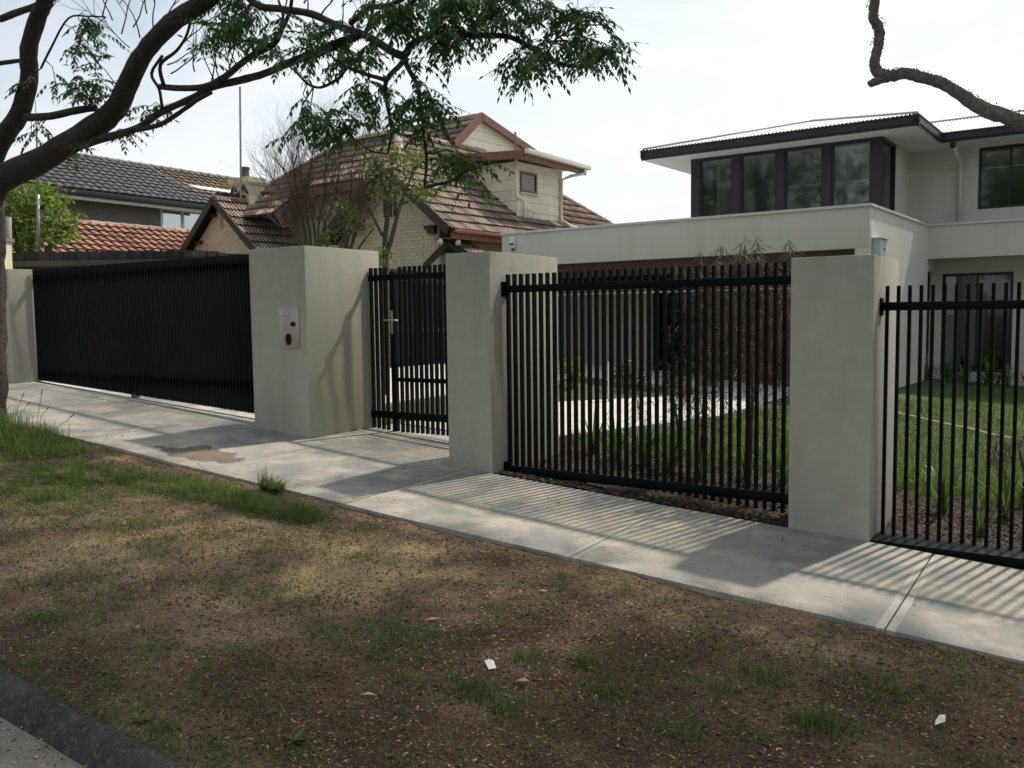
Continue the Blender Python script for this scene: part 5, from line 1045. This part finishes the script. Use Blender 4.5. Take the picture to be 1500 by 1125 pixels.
leafy_tree('garden_bush', 'bright yellow green bush rising above the paling fence at far left', (40, 430), 15.3,
           [[(40, 430, 16, 0), (45, 340, 10, 0), (70, 300, 6, 0)], [(35, 400, 10, 0), (15, 320, 7, .1), (5, 290, 4, .2)], [(50, 400, 8, 0), (80, 350, 5, 0), (100, 335, 3, 0)]],
           [(15, 298, 38, 34, 190), (50, 308, 36, 34, 180), (85, 290, 20, 16, 24), (30, 268, 26, 10, 24), (20, 330, 32, 20, 140), (60, 345, 32, 20, 150), (85, 325, 28, 20, 100), (98, 335, 18, 18, 70), (65, 285, 14, 14, 60), (62, 275, 7, 12, 22), (20, 360, 26, 8, 80), (88, 300, 6, 8, 12), (118, 318, 8, 5, 8), (-20, 310, 30, 40, 200)], leafb_m, .10, 'bush', .35)

# ================================================================== GARDEN PLANTS
def strap_mesh(n, h, spread, w, seed, flop=1.0):
    rs = random.Random(seed); V = []; Q = []
    for i in range(n):
        a = rs.uniform(0, 6.28); L_ = h * rs.uniform(.6, 1.15); lean = rs.uniform(.1, 1) * spread; d = Vector((math.cos(a), math.sin(a), 0)); sd = Vector((-d.y, d.x, 0)); p = d * rs.uniform(0, .04); k = len(V); ns = 5
        for j in range(ns + 1):
            t = j / ns; x = lean * t ** 1.6; z = L_ * (t - .45 * flop * lean / h * t ** 2.6); ww = w * (1 - t ** 2.2) * .5 + .001
            c = p + d * x + Vector((0, 0, z)); V += [tuple(c - sd * ww), tuple(c + sd * ww)]
        for j in range(ns): Q.append((k + 2 * j, k + 2 * j + 1, k + 2 * j + 3, k + 2 * j + 2))
    return V, Q
SM = [npmesh('strappy_leaves', *strap_mesh(26, .44, .26, .016, s), strap_m) for s in range(4)]
SW = [npmesh('strappy_leaves', *strap_mesh(28, .40, .30, .022, s + 10), strap_m) for s in range(3)]
def plant(me, name, lab, cat, loc, grp, sc=1.0):
    o = link(name, me, None, lab, cat, grp, 'thing'); o.location = loc; o.rotation_euler = (0, 0, random.uniform(0, 6.28)); o.scale = (sc, sc, sc * random.uniform(.9, 1.15)); return o
ORD = ['first', 'second', 'third', 'fourth', 'fifth', 'sixth', 'seventh', 'eighth', 'ninth', 'tenth', 'eleventh', 'twelfth', 'thirteenth', 'fourteenth', 'fifteenth', 'sixteenth']
k = 0
for i_, (u, v) in enumerate(((.30, 1.25), (.72, 1.42), (.98, 1.1), (1.35, 1.55), (1.7, 1.2), (2.15, 1.5), (.62, .75))):
    plant(SM[k % 4], 'strappy_plant', (ORD[i_] + ' strappy plant from the right pillar at the lawn edge behind the thin bars') if i_ < 6 else 'lone strappy plant in the mulch just behind the thin bar fence', 'plant', F.P(u, v, float(G(u, v)) - .02), 'strappy plants along the garden bed', 1.15 if v > 1 else .8); k += 1
for i_, u in enumerate(np.arange(-3.0, -.1, .33)):
    v = 1.25 + random.uniform(-.2, .25); plant(SM[k % 4], 'strappy_plant', ORD[i_] + ' green strappy plant from the middle pillar behind the blade fence', 'plant', F.P(u, v, float(G(u, v)) - .02), 'strappy plants behind the blade fence', random.uniform(.9, 1.3)); k += 1
for i_, u in enumerate(np.arange(.05, 5, .36)):
    P = H.P(u, 4.55 + random.uniform(-.15, .15)); P.z = gz_at(P) + .01; plant(SW[k % 3], 'strappy_plant', ORD[i_] + ' pale strappy plant along the house wall counted from the garage corner', 'plant', P, 'strappy plants along the house wall', random.uniform(1.1, 1.5)); k += 1
# low dark shrubs against the wall and the hedge beyond the path
def leaf_ball(name, lab, cat, c, rx, ry, rz, n, m, ll, grp=None):
    t = thing(name, lab, cat, Vector((c.x, c.y, c.z - rz)), grp); LVt = Leaves(); ks = [(random.gauss(0, .45), random.gauss(0, .45), random.uniform(-.6, .7)) for _ in range(9)]
    for _ in range(n):
        q = random.choice(ks); p = c + Vector(((q[0] + random.gauss(0, .28)) * rx, (q[1] + random.gauss(0, .28)) * ry, max(-1, q[2] + random.gauss(0, .28)) * rz))
        LVt.add(tuple(p), tuple(rvec() * ll * random.uniform(.7, 1.2)), tuple((rvec() + Vector((0, 0, .8))).normalized()), ll * .5)
    LVt.build('foliage', m, t); mb = MB()
    for _ in range(5): q = random.choice(ks); mb.tube([c + Vector((random.uniform(-.05, .05), 0, -rz)), c + Vector((q[0] * rx * .5, q[1] * ry * .5, 0)), c + Vector((q[0] * rx, q[1] * ry, q[2] * rz))], [.012, .008, .004], 5)
    mb.build('stems', barkg_m, t); return t
for u, lab in ((.45, 'low dark shrub under the left part of the ground floor window'), (1.25, 'low dark shrub under the right part of the ground floor window')):
    leaf_ball('low_shrub', lab, 'shrub', H.P(u, 5.15, -1.36), .34, .2, .16, 420, hedge_m, .05, 'low shrubs under the window')
for i, (u, v, lab, m, rr) in enumerate(((-5.9, 6.1, 'sunlit bright green shrub beyond the garden path', leafb_m, .30), (-5.6, 5.0, 'small sunlit shrub at the near end of the side bed', leafb_m, .2), (-5.15, 6.6, 'dark leafy shrub beside the white post', hedge_m, .28), (-4.7, 7.5, 'dark leafy shrub in the middle of the side bed', hedge_m, .26), (-4.3, 8.3, 'dark leafy shrub nearest the garage', hedge_m, .28))):
    leaf_ball('garden_shrub', lab, 'shrub', F.P(u, v, float(G(u, v)) + rr * .7), rr, rr, rr * .8, 900, m, .055, 'shrubs beyond the garden path')
# weeping plants behind the fence
def weeping(name, lab, fu, fv, h, arms, seed, ar=.62, hang=(.3, 1.0), dens=60):
    rs = random.Random(seed); b = F.P(fu, fv, float(G(fu, fv))); t = thing(name, lab, 'plant', b); V = Leaves(); TWp = MB(); stem = MB()
    stem.tube([b, b + Vector((.03, 0, h * .4)), b + Vector((-.02, .02, h * .8))], [.02, .016, .01], 7); stem.build('stem', barkg_m, t, smooth=True)
    for i in range(arms):
        a = rs.uniform(0, 6.28); z0 = h * rs.uniform(.45, .85); R_ = ar * rs.uniform(.35, 1); d = Vector((math.cos(a), math.sin(a), 0)); up = (h - z0) * rs.uniform(.5, 1.1); pts = []
        hg = rs.uniform(*hang); off = Vector((rs.gauss(0, ar * .45), rs.gauss(0, ar * .3), 0)); R_ *= .7
        for j in range(9):
            s = j / 8; q_ = s / .38; pts.append(b + off + d * (R_ * s ** .75) + Vector((0, 0, max(.05, z0 + up * q_ * (2 - q_) if s < .38 else z0 + up - hg * ((s - .38) / .62) ** 1.25))) + rvec() * .015)
        TWp.tube(pts, [.004 * (1 - .7 * j / 8) for j in range(9)], 3, caps=False)
        for k in range(dens):
            s = rs.uniform(.3, 1) * 7.99; j = int(s); p = pts[j].lerp(pts[j + 1], s - j)
            q = Vector((rs.gauss(0, .8), rs.gauss(0, .8), -.8)).normalized(); V.add(tuple(p), tuple(q * rs.uniform(.06, .20)), tuple(rvec()), .005 + rs.random() * .004)
    TWp.build('arching_stems', twig_m, t, kind='stuff'); V.build('foliage', weep_m, t); return t
weeping('weeping_plant', 'tall brown weeping plant drooping behind the right end of the blade fence', -1.22, 1.05, 2.12, 30, 3, .55, (.5, 1.7), 75)
weeping('weeping_plant', 'second brown weeping plant drooping left of the tallest one', -1.72, 1.20, 2.02, 20, 5, .42, (.6, 1.7), 65)
weeping('weeping_plant', 'brown weeping plant against the left side of the right pillar', -.74, .85, 1.80, 14, 8, .36, (.4, 1.3), 60)
weeping('weeping_plant', 'low brown weeping plant behind the thin bar fence by the photo edge', 1.72, 2.1, .95, 18, 11, .45, (.2, .6), 110)
weeping('weeping_plant', 'small weeping plant low on the lawn behind the thin bars', .80, 1.9, .62, 8, 12, .30, (.1, .3), 50)
weeping('weeping_plant', 'low dark weeping plant leaning towards the garden path', -2.1, 1.5, .85, 16, 14, .42, (.2, .5), 60)
# white post by the path, hose on the lawn
b = F.P(-4.62, 5.0, float(G(-4.6, 5))); t = thing('white_post', 'slim white post standing beside the garden path', 'post', b)
mb = MB(); mb.box(Fr((b.x, b.y), .3), -.03, .03, -.03, .03, b.z - .05, b.z + .58); mb.build('post_body', white_m, t, bevel=.006)
hp_ = [(-1.3, 7.3), (-1.0, 6.75), (-.75, 6.55), (-.35, 6.15), (0, 5.85), (.25, 5.55), (.45, 5.42), (.7, 5.25), (1.1, 4.7), (1.7, 4.3)]
P, r = smooth([F.P(u, v, float(G(u, v)) + .075) for u, v in hp_], [.012] * len(hp_), 5); mb = MB(); mb.tube(P, r, 6); o = mb.build('garden_hose', hose_m, smooth=True); tag(o, 'pale garden hose lying in a long curve across the lawn', 'hose')

# ================================================================== GRASS, LITTER
def blades(name, m, U, Vv, zf, h, w, lean=.5, par=None):
    n = len(U); X = F.o[0] + F.e1[0] * U + F.e2[0] * Vv; Y = F.o[1] + F.e1[1] * U + F.e2[1] * Vv; Z = zf(U, Vv)
    b = np.stack([X, Y, Z], -1); a = rng.uniform(0, 2 * np.pi, n); dirn = np.stack([np.cos(a), np.sin(a), 0 * a], -1); sd = np.stack([-np.sin(a), np.cos(a), 0 * a], -1)
    h = np.asarray(h)[:, None] * rng.uniform(.5, 1.3, n)[:, None]; ln = (rng.uniform(.05, 1, n) * lean)[:, None]; w = (w * rng.uniform(.7, 1.3, n))[:, None]
    m1 = b + dirn * h * ln * .35 + np.array([0, 0, 1]) * h * .55; t = b + dirn * h * ln * 1.0 + np.array([0, 0, 1]) * h * (1 - .35 * ln)
    V = np.stack([b - sd * w / 2, b + sd * w / 2, m1 + sd * w * .42, m1 - sd * w * .42, t + sd * w * .06, t - sd * w * .06], 1).reshape(-1, 3); i = np.arange(n)[:, None] * 6
    Q = np.concatenate([i + np.array([[0, 1, 2, 3]]), i + np.array([[3, 2, 4, 5]])], 0)
    return link(name, npmesh(name, V, Q, m), None, kind='stuff')
gu = []; gv = []; gh_ = []
N0 = 420000; U = rng.uniform(-13, 3, N0); Vv = rng.uniform(-4.5, -1.62, N0)
gb = blob(U, Vv, GREEN); pat = fbm(U, Vv, 3.2, 71); fine = fbm(U, Vv, 11, 75, 2)
dens = np.clip(gb * 1.25 + (pat - .475) * 2.0, 0, 1) * np.clip((fine - .30) * 4, 0, 1); dens = dens * np.where(gb > .9, 1, .72) + .03
lush = np.clip(gb - .75, 0, .6)
keep = rng.random(N0) < dens * np.where(U < -7.5, .8, 1)
U, Vv, lush = U[keep], Vv[keep], lush[keep]
hh = .024 + .055 * lush / .6 + .035 * np.clip(blob(U, Vv, [(25, 640, .75, .35, 1.3)]) - .5, 0, 1) * 2.2 + .012 * rng.random(len(U))
blades('verge_grass', grass_m, U, Vv, lambda u, v: verge_z(u, v) - .004, hh, .0042, 1.5)
tu = []; tv = []; th_ = []
for px, py, n_, rad_, h_ in ((893, 1015, 60, .05, .07), (940, 905, 40, .04, .045), (855, 966, 70, .07, .07), (775, 962, 90, .09, .07), (1112, 988, 110, .12, .07), (1210, 1062, 160, .13, .08), (560, 930, 120, .18, .06), (700, 1015, 90, .11, .07), (520, 815, 50, .1, .05), (415, 715, 130, .12, .15), (400, 712, 60, .05, .2), (1065, 1010, 40, .05, .06), (1010, 1080, 60, .09, .06), (30, 612, 520, .30, .30), (60, 640, 360, .28, .20), (5, 640, 420, .28, .3), (25, 665, 400, .35, .14), (90, 660, 300, .35, .10), (240, 1070, 60, .1, .05), (1310, 1010, 60, .1, .05), (1480, 960, 20, .1, .04), (820, 845, 40, .1, .04), (740, 1040, 60, .07, .06)):
    cu, c_v = hitG(px, py)
    for k in range(n_): tu.append(cu + random.gauss(0, rad_ * .6)); tv.append(min(-1.68, c_v + random.gauss(0, rad_ * .45))); th_.append(h_)
blades('grass_tufts', grass_m, np.array(tu), np.array(tv), lambda u, v: verge_z(u, v) - .004, np.array(th_), .0045, .9)
ND = 60000; U = rng.uniform(-12, 3, ND); Vv = rng.uniform(-4.45, -1.62, ND); st_ = blob(U, Vv, STRAW); gb = blob(U, Vv, GREEN); kp = rng.random(ND) < np.clip(.22 + .35 * st_ + .3 * gb, 0, 1); U, Vv = U[kp], Vv[kp]
blades('dry_grass', dry_m, U, Vv, lambda u, v: verge_z(u, v) - .002, np.full(len(U), .022), .003, 2.2)
NL = 120000; U = rng.uniform(-2.85, 7.0, NL); Vv = 2.25 + rng.random(NL) ** 1.5 * 10.5
kp = np.ones(NL, bool)
pe = np.interp(Vv, [1.99, 4.2, 6.36, 8.6, 9.4, 20], [-3.69, -3.1, -2.48, -1.9, -1.0, -.6]); kp &= U > pe + .05
Xw = F.o[0] + F.e1[0] * U + F.e2[0] * Vv; Yw = F.o[1] + F.e1[1] * U + F.e2[1] * Vv
hu = (Xw - H.o[0]) * H.e1[0] + (Yw - H.o[1]) * H.e1[1]; hv = (Xw - H.o[0]) * H.e2[0] + (Yw - H.o[1]) * H.e2[1]; kp &= (hv < -1.35) | ((hu > .1) & (hv < 4.5))
U, Vv = U[kp], Vv[kp]; blades('lawn_grass', lgrass_m, U, Vv, lambda u, v: G(u, v) + .015, .05 + .03 * fbm(U, Vv, 2, 81), .007, .8)
U = rng.uniform(-3.6, 3.2, 5000); Vv = 2.2 - np.abs(rng.normal(0, .28, 5000)); blades('bed_edge_grass', lgrass_m, U, Vv, lambda u, v: G(u, v) - .01, np.full(5000, .12), .008, .9)
# crumbs, chips, dry leaves: little folded flakes lying on the ground
def flakes(name, m, n, ur, vr, zf, smin, smax, dfn=None, elong=1.6, lift=.6):
    U = rng.uniform(*ur, n); Vv = rng.uniform(*vr, n)
    if dfn is not None: kp = rng.random(n) < dfn(U, Vv); U, Vv = U[kp], Vv[kp]
    n = len(U); X = F.o[0] + F.e1[0] * U + F.e2[0] * Vv; Y = F.o[1] + F.e1[1] * U + F.e2[1] * Vv; s = (smin + (smax - smin) * rng.random(n) ** 3)
    c = np.stack([X, Y, zf(U, Vv) + s * .12], -1); a = rng.uniform(0, 6.28, n); tz = rng.uniform(-lift, lift, n)
    d = np.stack([np.cos(a), np.sin(a), tz], -1) * s[:, None] * elong / 2; e = np.stack([-np.sin(a), np.cos(a), rng.uniform(-lift, lift, n)], -1) * s[:, None] / 2; up = np.array([0, 0, 1]) * s[:, None] * .35
    V = np.stack([c - d, c - e, c + d, c + e, c + up], 1).reshape(-1, 3); i = np.arange(n)[:, None] * 5
    T = np.concatenate([i + np.array([[0, 1, 4]]), i + np.array([[1, 2, 4]]), i + np.array([[2, 3, 4]]), i + np.array([[3, 0, 4]])], 0)
    return link(name, npmesh(name, V, T, m, nv=3), None, kind='stuff')
flakes('soil_crumbs', crumb_m, 90000, (-9, 2.9), (-4.42, -1.63), lambda u, v: verge_z(u, v), .004, .022, lambda u, v: np.clip(.25 + blob(u, v, MULCH) + (fbm(u, v, 4, 91) - .5) * 1.5, .1, 1), 1.3)
flakes('dry_litter', litter_m, 60000, (-9, 2.9), (-4.42, -1.66), lambda u, v: verge_z(u, v) + .002, .0025, .012, lambda u, v: np.clip(.35 + (fbm(u, v, 3, 95) - .45) * 2, .08, 1), 2.6, .3)
flakes('path_litter', litter_m, 260, (-9, 2), (-1.55, -.03), lambda u, v: G(u, v), .005, .018, None, 2.4, .3)
flakes('path_soil', crumb_m, 7000, (-9, 2), (-1.64, -1.40), lambda u, v: G(u, v), .003, .009, lambda u, v: np.clip((-1.47 - v) * 7, 0, 1) * np.clip((fbm(u, v, 2.5, 97) - .42) * 5, 0, 1), 1.2)
flakes('bark_mulch', chip_m, 70000, (-3.66, 3.4), (.05, 2.25), lambda u, v: G(u, v) - .006, .006, .032, None, 2.0)
flakes('kerb_soil', crumb_m, 9000, (-5, .5), (-4.53, -4.40), lambda u, v: G(u, -4.5 + 0 * u) + .012, .003, .012, lambda u, v: np.clip((v + 4.53) * 9, 0, 1) * np.clip((fbm(u, v, 5, 99) - .25) * 3, 0, 1), 1.3)
blades('kerb_edge_grass', grass_m, rng.uniform(-6, 1, 1500), rng.uniform(-4.46, -4.36, 1500), lambda u, v: G(u, v) + 0.0, np.full(1500, .03), .004, 1.6)
flakes('gutter_litter', litter_m, 1500, (-5, 0), (-4.85, -4.57), lambda u, v: G(u, v * 0 - 4.5) - .098, .003, .016, None, 1.8)
# fallen berries
V = []; T = []
ico = bmesh.new(); bmesh.ops.create_icosphere(ico, subdivisions=1, radius=1); iv = np.array([v.co[:] for v in ico.verts]); it = np.array([[v.index for v in f.verts] for f in ico.faces]); ico.free()
bp = [(random.uniform(-5, 1.8), random.uniform(-4.35, -2.0)) for _ in range(190)]
for px, py in ((535, 838), (545, 842), (555, 836), (548, 846), (560, 843), (610, 985), (700, 1077), (707, 1076), (585, 1085), (925, 1095), (815, 1012), (855, 1015), (850, 1018), (835, 998), (870, 1020), (985, 1028), (560, 1000), (490, 985), (460, 1075), (1143, 1097)): bp.append(hitG(px, py)); bp.append((bp[-1][0] + random.gauss(0, .05), bp[-1][1] + random.gauss(0, .03)))
for u, v in bp:
    r_ = random.uniform(.004, .0075); p = F.P(u, v, float(verge_z(u, v)) + r_ * .6); k = len(V) // 3 if False else len(V); V += [tuple(np.array(p) + q * r_) for q in iv]; T += [tuple(x + k for x in f) for f in it]
link('fallen_berries', npmesh('fallen_berries', V, T, berry_m, True, nv=3), None, kind='stuff')
# single things on the verge
def scrap(name, lab, cat, px, py, pts, m, rot=0, curl=.01, z=.012):
    u, v = hitG(px, py); p = F.P(u, v, float(verge_z(u, v)) + z); bm = bmesh.new(); vs_ = [bm.verts.new((x * math.cos(rot) - y * math.sin(rot), x * math.sin(rot) + y * math.cos(rot), zz)) for x, y, zz in pts]; bm.faces.new(vs_)
    bmesh.ops.triangulate(bm, faces=bm.faces[:]); bmesh.ops.solidify(bm, geom=bm.faces[:], thickness=.0015); me = bpy.data.meshes.new(name); bm.to_mesh(me); bm.free(); me.materials.append(m); o = link(name, me, None, lab, cat); o.location = p; return o
scrap('paper_scrap', 'small upright white paper scrap in the middle of the verge', 'litter', 719, 972, [(-.02, -.03, 0), (.018, -.032, .002), (.022, .028, .015), (.004, .03, .024), (-.022, .034, .02)], paper_m, .3)
scrap('dead_leaf', 'pale brown dead leaf just right of the paper scrap', 'leaf', 765, 1001, [(-.03, 0, 0), (-.008, -.017, .008), (.025, -.01, .01), (.033, .008, .004), (0, .018, .012)], dleaf_m, -.4)
scrap('paper_scrap', 'crumpled white scrap with green corner at the lower right', 'litter', 1377, 1058, [(-.035, -.012, 0), (.01, -.018, .012), (.035, .01, .026), (.012, .02, .022), (-.012, .012, .006)], paper_m, .25)
scrap('dead_leaf', 'pale dry leaf lying near the centre of the verge', 'leaf', 633, 905, [(-.045, 0, 0), (0, -.012, .006), (.045, 0, .006), (0, .014, .01)], dleaf_m, .1)
scrap('dead_leaf', 'curled dry leaf at the foot of the dark mulch', 'leaf', 540, 1017, [(-.045, 0, 0), (0, -.010, .008), (.04, .004, .002), (0, .010, .012)], dleaf_m, -.3)
scrap('dead_leaf', 'small straw coloured leaf near the footpath edge', 'leaf', 795, 868, [(-.03, 0, 0), (0, -.012, .006), (.032, 0, .004), (0, .010, .01)], dleaf_m, -.5)
def weed(px, py, n, L_, lab, seed, wd=.03):
    rs = random.Random(seed); u, v = hitG(px, py); p = F.P(u, v, float(verge_z(u, v))); lv = Leaves()
    for i in range(n): a = rs.uniform(0, 6.28); lv.add((0, 0, .004), (math.cos(a) * L_ * rs.uniform(.6, 1), math.sin(a) * L_ * rs.uniform(.6, 1), L_ * rs.uniform(.1, .5)), (0, 0, 1), wd)
    o = lv.build('broadleaf_weed', leafb_m, None, kind='thing'); tag(o, lab, 'weed'); o.location = p
weed(432, 1082, 16, .075, 'small bright broadleaf weed in the dark soil at the bottom', 1, .022); weed(205, 1052, 9, .07, 'grey green broadleaf weed close to the kerb', 2, .022); weed(402, 716, 16, .17, 'upright leafy weed in the lush grass by the footpath', 4, .05)
# seed heads over the long grass
mb = MB()
for x0, y0, x1, y1, x2, y2 in ((50, 640, 57, 600, 62, 570), (58, 640, 60, 610, 72, 596), (58, 648, 85, 625, 110, 606), (35, 625, 30, 605, 45, 588), (20, 630, 25, 600, 35, 575)):
    Y = 8.3; a, b, c = at(x0, y0, Y), at(x1, y1, Y), at(x2, y2, Y - .1); mb.tube([a, b, c], .0028, 3); mb.tube([c - (c - b) * .25, c], [.006, .003], 5)
o = mb.build('seed_heads', dry_m, None, kind='stuff')

# ================================================================== lift everything so that the road lies at height zero
for o in S.objects:
    if o.parent is None: o.location.z += Z0
